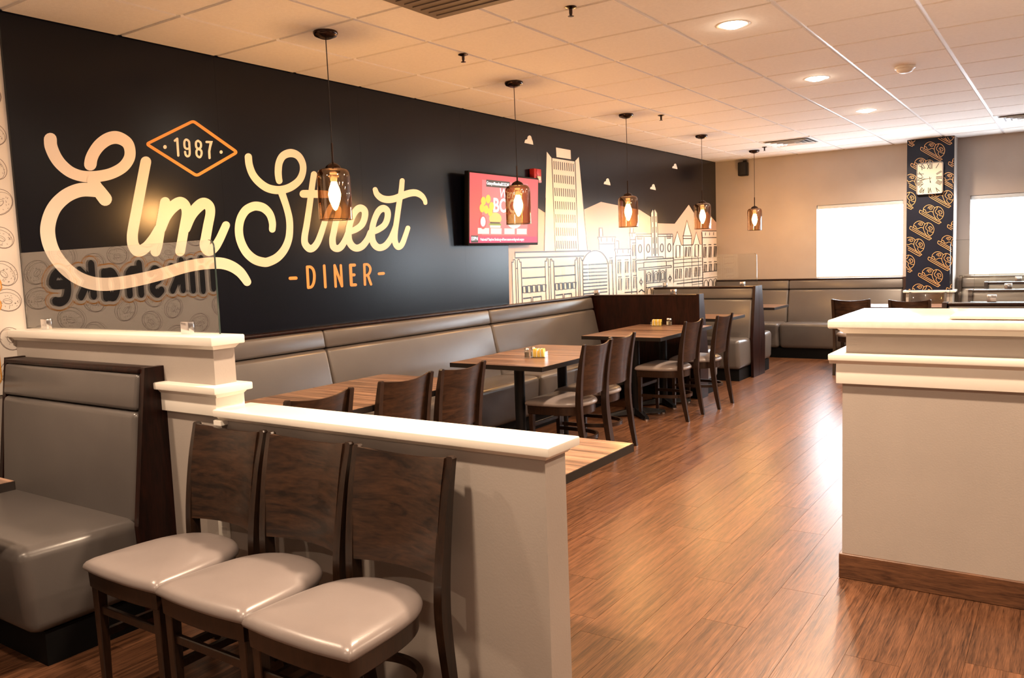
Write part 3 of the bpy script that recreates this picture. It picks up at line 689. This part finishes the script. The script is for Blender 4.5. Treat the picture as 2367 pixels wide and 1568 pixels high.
# local back (+y) must point to world +x : rotate by -90 degrees
chair(1.195, -.04, -F, 'dark chair peeking over the low wall, leftmost along the mural tables', G2)
chair(1.20, .555, -F, 'dark chair behind the low wall, left one of the adjacent pair at the first table', G2)
chair(1.21, 1.025, -F, 'dark chair behind the low wall, right one of the adjacent pair at the first table', G2)
chair(1.37, 2.335, -F, 'dark curved-back chair at the condiment table, the nearer one with its full seat in view', G2)
chair(1.31, 2.83, -F, 'dark curved-back chair at the condiment table, the farther one partly hidden', G2)
chair(1.325, 4.19, -F, 'dark curved-back chair at the table by the mahogany booth back, nearer one', G2)
chair(1.37, 4.84, -F, 'dark curved-back chair nearest the mahogany booth end post', G2)
G3 = 'chairs at the far table by the back wall'
chair(2.26, 7.40, PI, 'dark chair in shade at far table, left of the two seen over the counter', G3)
chair(2.885, 7.24, PI, 'dark chair in shade at far table, right of the two seen over the counter', G3)
chair(2.86, 8.25, 0, 'dark chair on the far side of the table, below the patterned column', G3)

# ================================================================== TABLES
def table_master(w, d, two=False):
    """w along x, d along y; top at .75"""
    t = thing('dining_table', '', 'table')
    obj('table_top', box(B(), -w/2+.002, w/2-.002, -d/2+.002, d/2-.002, .722, .75), M['table_laminate'], t, smooth=0)
    bm = B(); e = .002
    for q in ((-w/2,w/2,-d/2,-d/2+e),(-w/2,w/2,d/2-e,d/2),(-w/2,-w/2+e,-d/2,d/2),(w/2-e,w/2,-d/2,d/2)): box(bm, *q, .718, .7485)
    obj('edge_band', bm, M['table_edge'], t, smooth=0)
    for cx in ((-w*.28, w*.28) if two else (0,)):
        obj('column', lathe(B(), [(.038,.03),(.038,.70)], 16, cx, 0), M['black_metal'], t)
        bm = B(); box(bm, cx-.12, cx+.12, -.12, .12, .700, .722, .004, 1); obj('mounting_plate', bm, M['black_metal'], t)
        bm = B()
        for k in range(4):
            a = PI/4+k*PI/2; c, s = math.cos(a), math.sin(a); pts = []
            for (r, wd, z0, z1) in ((.03,.035,.02,.075),(.27,.022,.012,.035)):
                pts.append([(cx+c*r-s*wd, s*r+c*wd, z0), (cx+c*r+s*wd, s*r-c*wd, z0), (cx+c*r+s*wd*.7, s*r-c*wd*.7, z1), (cx+c*r-s*wd*.7, s*r+c*wd*.7, z1)])
            hexa(bm, pts[0], pts[1])
        obj('cross_foot', bm, M['black_metal'], t)
        for k in range(4):
            a = PI/4+k*PI/2; obj('glide', lathe(B(), [(.016,0),(.018,.012),(.008,.016)], 10, cx+.25*math.cos(a), .25*math.sin(a)), M['chrome'], t)
    return t
tb = table_master(.765, .605)
def put_table(first, src, x, y, rz, label, group=None):
    if first: src.location = (x, y, 0); src.rotation_euler = (0,0,rz); src['label'] = label; (group and src.__setitem__('group', group)); return src
    return dup(src, (x, y, 0), rz, label, group)
GT = 'brown striped tables along the mural banquette'
put_table(True, tb, 1.02, .345, 0, 'brown striped table by the mural banquette, leftmost, cut off by the partition', GT)
put_table(False, tb, 1.02, .953, 0, 'brown striped table beside the pair of chairs behind the low wall', GT)
put_table(False, tb, 1.085, 2.165, 0, 'brown striped table carrying the shakers and sugar caddy, nearer one', GT)
put_table(False, tb, 1.075, 2.773, 0, 'brown striped table behind the nearer condiment table', GT)
put_table(False, tb, 1.06, 4.097, 0, 'brown striped empty table left of the one by the mahogany booth back', GT)
put_table(False, tb, 1.06, 4.705, 0, 'brown striped table with condiments right against the mahogany booth back', GT)
td_ = put_table(False, tb, 2.575, -.168, 0, 'brown striped table poking out behind the free end of the low wall')
for c_ in td_.children:
    if c_.name.split('.')[0] in ('column','mounting_plate','cross_foot','glide'): c_.location.x -= .13
tw_ = table_master(1.16, .585, True); put_table(True, tw_, 2.56, 7.90, 0, 'wide far table shining with window light under the clock')
bt = table_master(1.19, .62, False)
put_table(True, bt, .71, 6.08, 0, 'booth table between the two mahogany-ended benches'); 
put_table(False, bt, .71, 7.80, 0, 'booth table in front of the back wall banquette')
put_table(False, bt, .668, -1.605, 0, 'booth table corner at the left picture edge')

# ================================================================== BENCHES
def bench(name, label, cat, wd, loc, rz, segs, end=(0,1), group=None, ztop=1.045, depth=.62, td=.115, bd=.225):
    """local: back plane y=0, sitter looks to -y, runs along +x from 0 to wd"""
    t = thing(name, label, cat, loc, rz, group)
    pl = obj('plinth', box(B(), .02, wd-.03, -depth+.09, -.02, 0, .135), M['black_base'], t, smooth=0)
    obj('back_board', box(B(), 0, wd, -.05, -.004, .10, ztop-.012), M['mahogany'], t, smooth=0)
    obj('top_rail', box(B(), 0, wd, -.098, .0, ztop-.02, ztop, .006), M['mahogany'], t)
    x = 0.0; tot = sum(segs)
    for k, s in enumerate(segs):
        x1 = x+wd*s/tot; a, c = x+.002, x1-.002
        obj('seat_cushion', hexa(B(), [(a,-depth+.03,.135),(c,-depth+.03,.135),(c,-.06,.135),(a,-.06,.135)], [(a,-depth,.475),(c,-depth,.475),(c,-.06,.462),(a,-.06,.462)], .05, 5), M['vinyl'], t, smooth=50)
        obj('back_cushion', hexa(B(), [(a,-bd,.44),(c,-bd,.44),(c,-.04,.44),(a,-.04,.44)], [(a,-min(bd-.03,.125),.898),(c,-min(bd-.03,.125),.898),(c,-.04,.898),(a,-.04,.898)], .026, 4), M['vinyl'], t, smooth=50)
        obj('head_roll', hexa(B(), [(a,-.122,.902),(c,-.122,.902),(c,-.04,.902),(a,-.04,.902)], [(a,-.100,ztop-.02),(c,-.100,ztop-.02),(c,-.04,ztop-.02),(a,-.04,ztop-.02)], .018, 3), M['vinyl'], t, smooth=50)
        x = x1
    pr = [(0,.0),(-bd+.02,.0),(-bd,.44),(-td,ztop+.004),(0,ztop+.004)]
    for e in end:
        b = B(); prism(b, pr, 0, (wd if e else -.03), (wd+.03 if e else 0)); obj('end_panel', b, M['mahogany'], t, smooth=0)
    return t
# long banquette under the mural (back to the wall): local x -> +y, local -y -> +x
bench('banquette', 'long grey vinyl banquette under the black mural', 'banquette', 5.53, (.004, -.46, 0), PI/2, [1.72,1.93,1.88], end=())
bench('booth_bench', 'grey booth bench in front of the partition at the left picture edge', 'booth bench', 1.115, (.08, -.668, 0), 0, [1], end=(0,1), ztop=1.072, td=.085, bd=.165)
# mahogany booth back facing the camera side, bench faces away
t = bench('booth_bench', 'booth bench with plain mahogany back turned to the camera, behind the condiment tables', 'booth bench', 1.25, (1.25, 5.10, 0), PI, [1], end=(0,))
t = bench('booth_bench', 'grey booth bench facing the camera between mahogany back and back wall', 'booth bench', 1.25, (.03, 6.87, 0), 0, [1], end=(1,))
t = bench('booth_bench', 'booth bench facing the back wall, only its seat corner shows', 'booth bench', 1.25, (1.28, 6.875, 0), PI, [1], end=(0,))
bench('banquette', 'grey corner banquette along the back wall under the first window', 'banquette', 2.50, (.02, YB-.005, 0), 0, [1.05,1.45], end=(1,))
shield('clear glass shield on the plain mahogany booth back', .03, 1.265, 5.13, 1.047, .375, (-.52,.35))
shield('clear glass shield on the grey booth near the back corner', .06, 1.30, 6.84, 1.047, .375, (-.52,.45))
# right side booths behind the counter
GR = 'booths behind the service counter'
RB = [(3.82,'nearest the counter'),(5.55,'second from the counter'),(7.11,'third from the counter')]
for k, (y, w) in enumerate(RB):
    bench('booth_bench', 'grey booth bench with brown rail behind the counter, %s' % w, 'booth bench', 1.25, (3.60, y+.05, 0), 0, [1], end=(0,1), group=GR)
    shield('clear glass shield over the right-hand booths, %s' % w, 3.61, 4.84, y+.0, 1.047, (.43 if k == 0 else .375), (-.36,.40), group='shields over right-hand booths', side=-1)
bench('booth_bench', 'grey bench under the second window right of the patterned column', 'booth bench', 1.5, (3.18, YB-.005, 0), 0, [1], end=(0,1))

# ================================================================== SERVICE COUNTER
ct = thing('service_counter', 'greige service counter with white stone top at the right edge', 'counter', (3.5, 1.08, 0))
CL_ = 3.2
obj('lower_body', box(B(), 0, CL_, 0, .62, 0, .875), M['paint'], ct, smooth=0)
obj('trim_band', box(B(), -.022, CL_, -.022, .642, .872, .968, .002), M['trim_white'], ct)
obj('ledge', mould(B(), -.05, CL_, -.05, .67, .958, 1.002), M['trim_white'], ct)
obj('upper_body', box(B(), .012, CL_, .012, .608, 1.0, 1.10), M['paint'], ct, smooth=0)
obj('crown_moulding', hexa(B(), [(.004,.004,1.088),(CL_,.004,1.088),(CL_,.616,1.088),(.004,.616,1.088)], [(-.022,-.022,1.113),(CL_,-.022,1.113),(CL_,.642,1.113),(-.022,.642,1.113)]), M['trim_white'], ct, smooth=0)
obj('stone_top', box(B(), -.05, CL_, -.058, .672, 1.112, 1.15, .008, 3), M['stone'], ct)
obj('baseboard', box(B(), -.012, CL_, -.012, .632, 0, .112, .003, 1), M['baseboard_wood'], ct)
for k, (dx, dy, rz, mt_) in enumerate(((0,0,.01,'paper'),(.012,-.02,-.012,'paper_pink'),(.006,.012,.006,'paper'))):
    o = obj('menu', box(B(), 0, .42, -.14, .14, 0, .004), M[mt_], smooth=0, loc=(3.90+dx, 1.24+dy, 1.1502+.0042*k), rot=(0,0,rz))
    tag(o, 'large paper menu lying on the counter top, %s of the stack' % ('bottom','middle','top')[k], 'menu', 'menus on the counter')

# ================================================================== PENDANTS
def pendant_master():
    t = thing('pendant_lamp', '', 'pendant lamp')
    obj('canopy', lathe(B(), [(.066,H-.009),(.068,H-.018),(.060,H-.032),(.030,H-.044),(.008,H-.05)], 28), M['bronze'], t, smooth=50)
    bm = B(); sweep(bm, [(0,0,H-.045),(.002,0,2.45),(0,0,2.13)], .0055, .0055, updir=Vector((0,1,0)), rnd=8); obj('cord', bm, M['cord'], t)
    obj('stem', lathe(B(), [(.006,2.02),(.006,2.14)], 10), M['bronze'], t)
    obj('cap', lathe(B(), [(.045,1.995),(.044,2.005),(.034,2.018),(.016,2.028),(.008,2.032)], 24), M['bronze'], t, smooth=50)
    sh = [(.034,2.000),(.062,1.998),(.080,1.990),(.0895,1.974),(.0925,1.95),(.0925,1.722),(.0925,1.716)]
    inn = [(.0895,1.716),(.0895,1.95),(.0865,1.972),(.078,1.986),(.062,1.9945),(.034,1.9965)]
    obj('glass_shade', lathe(B(), sh+inn, 40, cap=False), M['glass_amber'], t, smooth=50)
    bm = B(); sweep(bm, [(.091*math.cos(2*PI*k/40), .091*math.sin(2*PI*k/40), 1.716) for k in range(40)], .0045, .004, closed=True); obj('shade_rim', bm, M['bronze'], t)
    obj('socket', lathe(B(), [(.021,1.985),(.021,1.94),(.015,1.925)], 16), M['bronze'], t)
    obj('bulb', lathe(B(), [(.014,1.930),(.018,1.915),(.029,1.885),(.034,1.858),(.030,1.830),(.019,1.802),(.010,1.782),(0,1.776)], 16), M['bulb'], t, smooth=60)
    return t
p0 = pendant_master(); PND = [(.88,.68),(.915,2.485),(.893,4.36),(.89,6.23),(.876,8.10)]
PLB = ['leftmost amber glass pendant, hanging before the white lettering', 'amber glass pendant hanging in front of the television', 'amber glass pendant right of the printed tower, third of five', 'amber glass pendant hanging just left of the back corner', 'amber glass pendant farthest right, before the bare back wall']
for k, (x, y) in enumerate(PND):
    if k == 0: p0.location = (x, y, 0); p0['label'] = PLB[0]; p0['group'] = 'amber pendants'
    else: dup(p0, (x, y, 0), .3*k, PLB[k], 'amber pendants')

# ================================================================== CEILING FITTINGS
def downlight(x, y, label, group, k=1.0):
    t = thing('downlight', label, 'ceiling light', (x, y, H-.009), 0, group)
    obj('trim_ring', lathe(B(), [(.072,.0),(.092,-.002),(.095,-.0005),(.095,.0012),(.074,.0012)], 32, cap=False), M['plastic_white'], t)
    obj('lens', lathe(B(), [(0,-.020),(.03,-.018),(.055,-.010),(.073,-.001)], 28, cap=False), M['lamp_lens'], t)
    ld = bpy.data.lights.new('downlight_beam', 'AREA'); ld.shape = 'DISK'; ld.size = .14; ld.energy = LAMP_W*k; ld.color = LAMP_C; ld.spread = math.radians(150)
    l = bpy.data.objects.new('downlight_beam', ld); COL.objects.link(l); l.parent = t; l.location = (0,0,-.026)
    return t
DLN = ['recessed downlight nearest the camera, largest of the row', 'recessed downlight second in the row', 'recessed downlight third in the row', 'recessed downlight farthest in the row near the column']
for k, y in enumerate((2.1,4.0,5.9,7.82)): downlight(2.68-.012*k, y, DLN[k], 'row of downlights over the aisle')
for x, y, w_, l_ in ((2.68,.2,1.2,'above the free end of the low wall'),(.86,-1.75,.55,'above the left booth'),(2.68,-1.75,.55,'above the three waiting chairs'),(4.5,-1.75,.35,'above the photographer'),(2.68,-3.5,.3,'behind the waiting chairs'),(5.1,.2,1,'in front of the counter'),(5.1,2.1,1,'above the counter'),(5.1,4.0,1,'above the nearest right-hand booth'),(5.1,5.9,1,'above the second right-hand booth'),(5.1,7.82,1,'above the third right-hand booth')):
    downlight(x, y, 'recessed downlight out of view '+l_, 'downlights out of view', w_)
def sprinkler(x, y, label):
    t = thing('sprinkler', label, 'sprinkler', (x, y, H-.009), 0, 'ceiling sprinklers')
    obj('escutcheon', lathe(B(), [(.030,0),(.032,-.004),(.016,-.010)], 20), M['bronze'], t)
    obj('nozzle', lathe(B(), [(.009,-.006),(.009,-.03),(.006,-.045)], 10), M['bronze'], t)
    obj('deflector', lathe(B(), [(.003,-.043),(.016,-.046),(.016,-.048),(0,-.05)], 14), M['bronze'], t)
for x, y, l in ((1.138,1.588,'bronze sprinkler head between the first two pendants'),(1.111,4.649,'bronze sprinkler head right of the third pendant'),(1.084,7.857,'bronze sprinkler head beside the last pendant'),(2.141,1.19,'bronze sprinkler head at the top picture edge')): sprinkler(x, y, l)
t = thing('smoke_detector', 'white smoke detector on the ceiling right of the downlights', 'smoke detector', (3.275, 4.06, H-.009))
obj('base', lathe(B(), [(.070,0),(.070,-.014),(.062,-.018)], 28), M['plastic_white'], t)
obj('sensor_dome', lathe(B(), [(.060,-.016),(.050,-.034),(.030,-.044),(0,-.046)], 24), M['plastic_white'], t, smooth=60)
obj('vent_ring', lathe(B(), [(.0505,-.026),(.052,-.030),(.047,-.034)], 24, cap=False), M['vent_dark'], t)
def diffuser(x, y, label):
    t = thing('air_diffuser', label, 'air vent', (x, y, H-.009), 0, 'ceiling air diffusers')
    obj('frame', box(B(), -.295, .295, -.295, .295, -.004, .008), M['vent_metal'], t, smooth=0)
    for k in range(4):
        r = .25-.058*k; bm = B(); z = -.006-.004*k
        for a in range(4):
            c, s = math.cos(a*PI/2), math.sin(a*PI/2); R = lambda px, py: (c*px-s*py, s*px+c*py)
            q = [R(-r,-r),R(r,-r),R(r-.035,-r+.035),R(-r+.035,-r+.035)]
            hexa(bm, [(*q[0],z-.016),(*q[1],z-.016),(*q[2],z),(*q[3],z)], [(*q[0],z-.013),(*q[1],z-.013),(*q[2],z+.003),(*q[3],z+.003)])
        obj('louvre', bm, M['vent_metal'], t, smooth=0)
    obj('throat', box(B(), -.26, .26, -.26, .26, -.0045, -.0042), M['throat'], t, smooth=0)
diffuser(1.475, 7.62, 'square louvred diffuser in the ceiling left of the farthest downlight'); diffuser(3.895, 7.62, 'square louvred diffuser at the right picture edge')
o = thing('return_grille', 'dark grey return air grille at the top picture edge', 'air vent', (1.82, .57, H-.009))
obj('frame', box(B(), -.30, .30, -.30, .30, -.012, .008), M['return_grey'], o, smooth=0)
for k in range(9): obj('slat', box(B(), -.26, .26, -.26+k*.0625, -.235+k*.0625, -.017, -.011), M['return_grey'], o, smooth=0)

# ================================================================== WALL FITTINGS
# television, tilted slightly forward
tv = thing('television', 'flat wall television showing a red burger advert', 'television', (.085, 3.505, 1.585))
tv.rotation_euler = (0, math.radians(3.2), 0)
TW, TH = 1.10, .625
obj('bezel', box(B(), -.045, 0, -TW/2, TW/2, 0, TH, .004), M['plastic_black'], tv)
obj('wall_bracket', box(B(), -.085, -.045, -.2, .2, .2, .45), M['black_metal'], tv, smooth=0)
scn = obj('screen', box(B(), .0, .0012, -TW/2+.014, TW/2-.014, .022, TH-.014), emis('screen_red', (.80,.07,.085), 0.62), tv, smooth=0)
def tvq(name, mt, y0, y1, z0, z1, d): return obj(name, box(B(), d, d+.0004, y0, y1, z0, z1), mt, scn, smooth=0)
TVP = lambda y, z: (lambda a, b_, d: Vector((d, y+a, z+b_)))
wht = emis('screen_white', (1,.97,.95), 0.95); blk = emis('screen_black', (.01,.01,.012), 1); ylw = emis('screen_yellow', (1,.50,.04), 0.8); pnk = emis('screen_pink', (.90,.20,.22), 0.55); mag = emis('screen_magenta', (.72,.02,.13), 0.6); brn = emis('screen_bun', (.95,.50,.12), 0.75); grn = emis('screen_green', (.25,.35,.05), 0.6); tan = emis('screen_tan', (1.,.78,.55), 0.8)
tvq('glow_panel', pnk, -.36, .36, .09, .56, .0014)
tvq('ticker', mag, -TW/2+.014, TW/2-.014, .022, .078, .0016); tvq('logo_box', blk, -TW/2+.035, -TW/2+.135, .026, .086, .002)
obj('ticker_logo', text_bm('ESPN', .042, TVP(-TW/2+.085, .058), .0026, offset=.001), wht, scn, smooth=0)
obj('ticker_text', text_bm('Nationals P Stephen Strasburg will have season-ending neck surgery', .034, TVP(-.385, .052), .0026, 'LEFT', space=.78), wht, scn, smooth=0)
tvq('caption_bar', blk, -.30, .06, .505, .565, .002)
obj('caption_text', text_bm('Get any of these free BOGO $1.', .038, TVP(-.12, .535), .0026, space=.72, offset=.0008), wht, scn, smooth=0)
obj('advert_script', text_bm('Wendy\'s', .12, TVP(-.11, .455), .0026, 'LEFT', shear=.2, space=.8), wht, scn, smooth=0)
obj('advert_word', text_bm('BOGO', .17, TVP(-.20, .345), .0026, 'LEFT', offset=.004), wht, scn, smooth=0)
def disc(name, mt, y, z, ry, rz_, d):
    bm = B(); bm.faces.new([bm.verts.new((d, y+ry*math.cos(2*PI*k/24), z+rz_*math.sin(2*PI*k/24))) for k in range(24)]); return obj(name, bm, mt, scn, smooth=0)
for k, (y, z) in enumerate(((-.34,.38),(-.27,.40),(-.36,.32),(-.30,.31),(-.22,.34),(-.24,.29))): disc('nugget', ylw, y, z, .036, .037, .0021+.0002*k)
disc('bun_top', brn, -.16, .235, .095, .052, .0022); tvq('lettuce', grn, -.26, -.07, .175, .192, .0023); tvq('patty', blk, -.24, -.09, .19, .205, .0024); tvq('bun_base', tan, -.24, -.08, .155, .176, .0022)
disc('burger_bun', tan, .14, .22, .12, .07, .0022); disc('sign_badge', scn.data.materials[0], -.345, .20, .052, .06, .003); disc('badge_ring', wht, -.345, .205, .035, .042, .0032)
for y in (-.34,-.15,.06,.26): tvq('price_panel', tan, y-.08, y+.085, .10, .150, .0025)
t = thing('fire_alarm', 'red fire alarm strobe box behind the television corner', 'fire alarm', (.0025, 4.14, 2.245))
obj('back_box', box(B(), 0, .055, -.065, .065, -.065, .065, .006), M['alarm_red'], t); obj('strobe_lens', box(B(), .055, .072, -.03, .03, -.045, -.005, .006), M['plastic_white'], t)
obj('horn_grille', lathe(B(), [(.030,0),(.030,.004),(.004,.006)], 18), M['alarm_red'], t, loc=(.055,0,.03), rot=(0,PI/2,0))
t = thing('wall_speaker', 'small black loudspeaker on the back wall near the mural corner', 'speaker', (.44, YB-.002, 2.60))
obj('cabinet', box(B(), -.062, .062, -.155, -.035, -.095, .095, .014, 3), M['plastic_black'], t); obj('grille', box(B(), -.052, .052, -.160, -.150, -.085, .085, .006), M['vent_dark'], t); obj('bracket', box(B(), -.02, .02, -.05, 0, -.03, .125), M['black_metal'], t)
# clock
ck = thing('wall_clock', 'rectangular cream clock with roman numerals on the patterned column', 'clock', (2.845, CY-.0065, 2.253))
cwid, chei = .148, .192
def rrect(w, h, r, n=5):
    out = []
    for sx, sz, a0 in ((1,1,0),(-1,1,PI/2),(-1,-1,PI),(1,-1,3*PI/2)):
        for k in range(n+1): a = a0+PI/2*k/n; out.append((sx*(w-r)+r*math.cos(a), sz*(h-r)+r*math.sin(a)))
    return out
obj('case', prism(B(), rrect(cwid, chei, .028), 1, -.032, 0), M['pewter'], ck, smooth=30)
fc = obj('face', prism(B(), rrect(cwid-.014, chei-.014, .018), 1, -.0345, -.031), M['clock_face'], ck, smooth=30)
bm = B(); sweep(bm, [(cwid-.007+0*k if False else x, -.034, z) for k, (x, z) in enumerate(rrect(cwid-.006, chei-.006, .024))], .012, .012, closed=True, updir=Vector((0,1,0)), rnd=8); obj('bezel', bm, M['pewter'], ck)
obj('crown_knob', lathe(B(), [(.010,0),(.014,.012),(.008,.02)], 12), M['pewter'], ck, loc=(0,-.016,chei))
bm = B(); sweep(bm, [(.026*math.cos(2*PI*k/20), -.016, chei+.044+.026*math.sin(2*PI*k/20)) for k in range(20)], .006, .006, closed=True, updir=Vector((0,1,0)), rnd=6); obj('hanging_ring', bm, M['black_metal'], ck)
for k, s in enumerate(('XII','I','II','III','IIII','V','VI','VII','VIII','IX','X','XI')):
    a = PI/2-k*PI/6; c, s_ = math.cos(a), math.sin(a); e = min((cwid-.050)/max(abs(c),1e-6), (chei-.052)/max(abs(s_),1e-6)); x, z = c*e, s_*e; ra = a-PI/2
    bm = text_bm(s, .088, offset=.0022, depth=0, put=lambda px, py, d: Vector((x+(px*.55)*math.cos(ra)-py*math.sin(ra), -.0352, z+(px*.55)*math.sin(ra)+py*math.cos(ra))))
    obj('numeral', bm, M['black_print'], fc, smooth=0)
def hand(name, ang, L, w, y):
    c, s = math.cos(ang), math.sin(ang); bm = B()
    pts = [(-.02,-w*.6),(L*.55,-w*.6),(L*.7,-w*1.6),(L,0),(L*.7,w*1.6),(L*.55,w*.6),(-.02,w*.6)]
    prism(bm, [(p[0]*c-p[1]*s, p[0]*s+p[1]*c) for p in pts], 1, y-.001, y); obj(name, bm, M['black_metal'], ck, smooth=0)
hand('minute_hand', math.radians(185), .085, .0028, -.039); hand('hour_hand', math.radians(-80), .062, .0042, -.0375)

# ================================================================== CONDIMENTS
def shaker(x, y, mt_, label):
    t = thing('shaker', label, 'shaker', (x, y, .75), 0, 'salt and pepper shakers')
    obj('glass_body', lathe(B(), [(.017,0),(.019,.004),(.018,.05),(.014,.056),(.014,.057),(.0135,.056),(.0165,.049),(.0165,.006),(0,.006)], 12, cap=False), M['glass_clear'], t)
    obj('contents', lathe(B(), [(.0155,.0065),(.0155,.040),(0,.041)], 12), M[mt_], t)
    obj('cap', lathe(B(), [(.0155,.055),(.0155,.066),(.011,.073),(0,.075)], 14), M['chrome'], t, smooth=50)
def caddy(x, y, rz, label):
    t = thing('sugar_caddy', label, 'caddy', (x, y, .75), rz, 'sugar caddies')
    bm = B(); box(bm, -.055,.055,-.036,.036,0,.004)
    for q in ((-.055,.055,-.036,-.033),(-.055,.055,.033,.036),(-.055,-.052,-.036,.036),(.052,.055,-.036,.036)): box(bm, *q, .004, .042)
    obj('glass_tray', bm, M['glass_clear'], t, smooth=0)
    for k in range(12):
        p = obj('packet', box(B(), -.002, .002, -.027, .027, 0, .058), M['packet_yellow' if (k % 4) else 'packet_white'], t, smooth=0, loc=(-.042+k*.0076, random.uniform(-.003,.003), .005), rot=(random.uniform(-.06,.06), random.uniform(-.12,.12), 0))
z = on_z(1218,828,.75); shaker(z.x, z.y, 'pepper', 'pepper shaker on the nearer condiment table'); z = on_z(1227,826,.75); shaker(z.x+.01, z.y+.015, 'salt', 'salt shaker on the nearer condiment table')
z = on_z(1243,827,.75); caddy(z.x, z.y+.02, .25, 'glass sugar caddy with yellow packets on the nearer condiment table')
caddy(.925, 4.87, .2, 'glass sugar caddy on the table by the mahogany booth back')
shaker(1.02, 4.93, 'salt', 'salt shaker on the table by the mahogany booth back'); shaker(1.055, 4.90, 'pepper', 'pepper shaker on the table by the mahogany booth back')

op = on_y(520, 1212, -.668); t = thing('outlet_plate', 'ivory outlet plate on the low wall glimpsed below the first waiting chair back', 'outlet', (op.x, -.668, op.z))
obj('cover', box(B(), -.036, .036, -.006, 0, -.058, .058, .002), M['trim_white'], t)
for k in (-1, 1): obj('socket', box(B(), -.016, .016, -.0075, -.005, k*.024-.013, k*.024+.013, .002), M['plastic_white'], t)
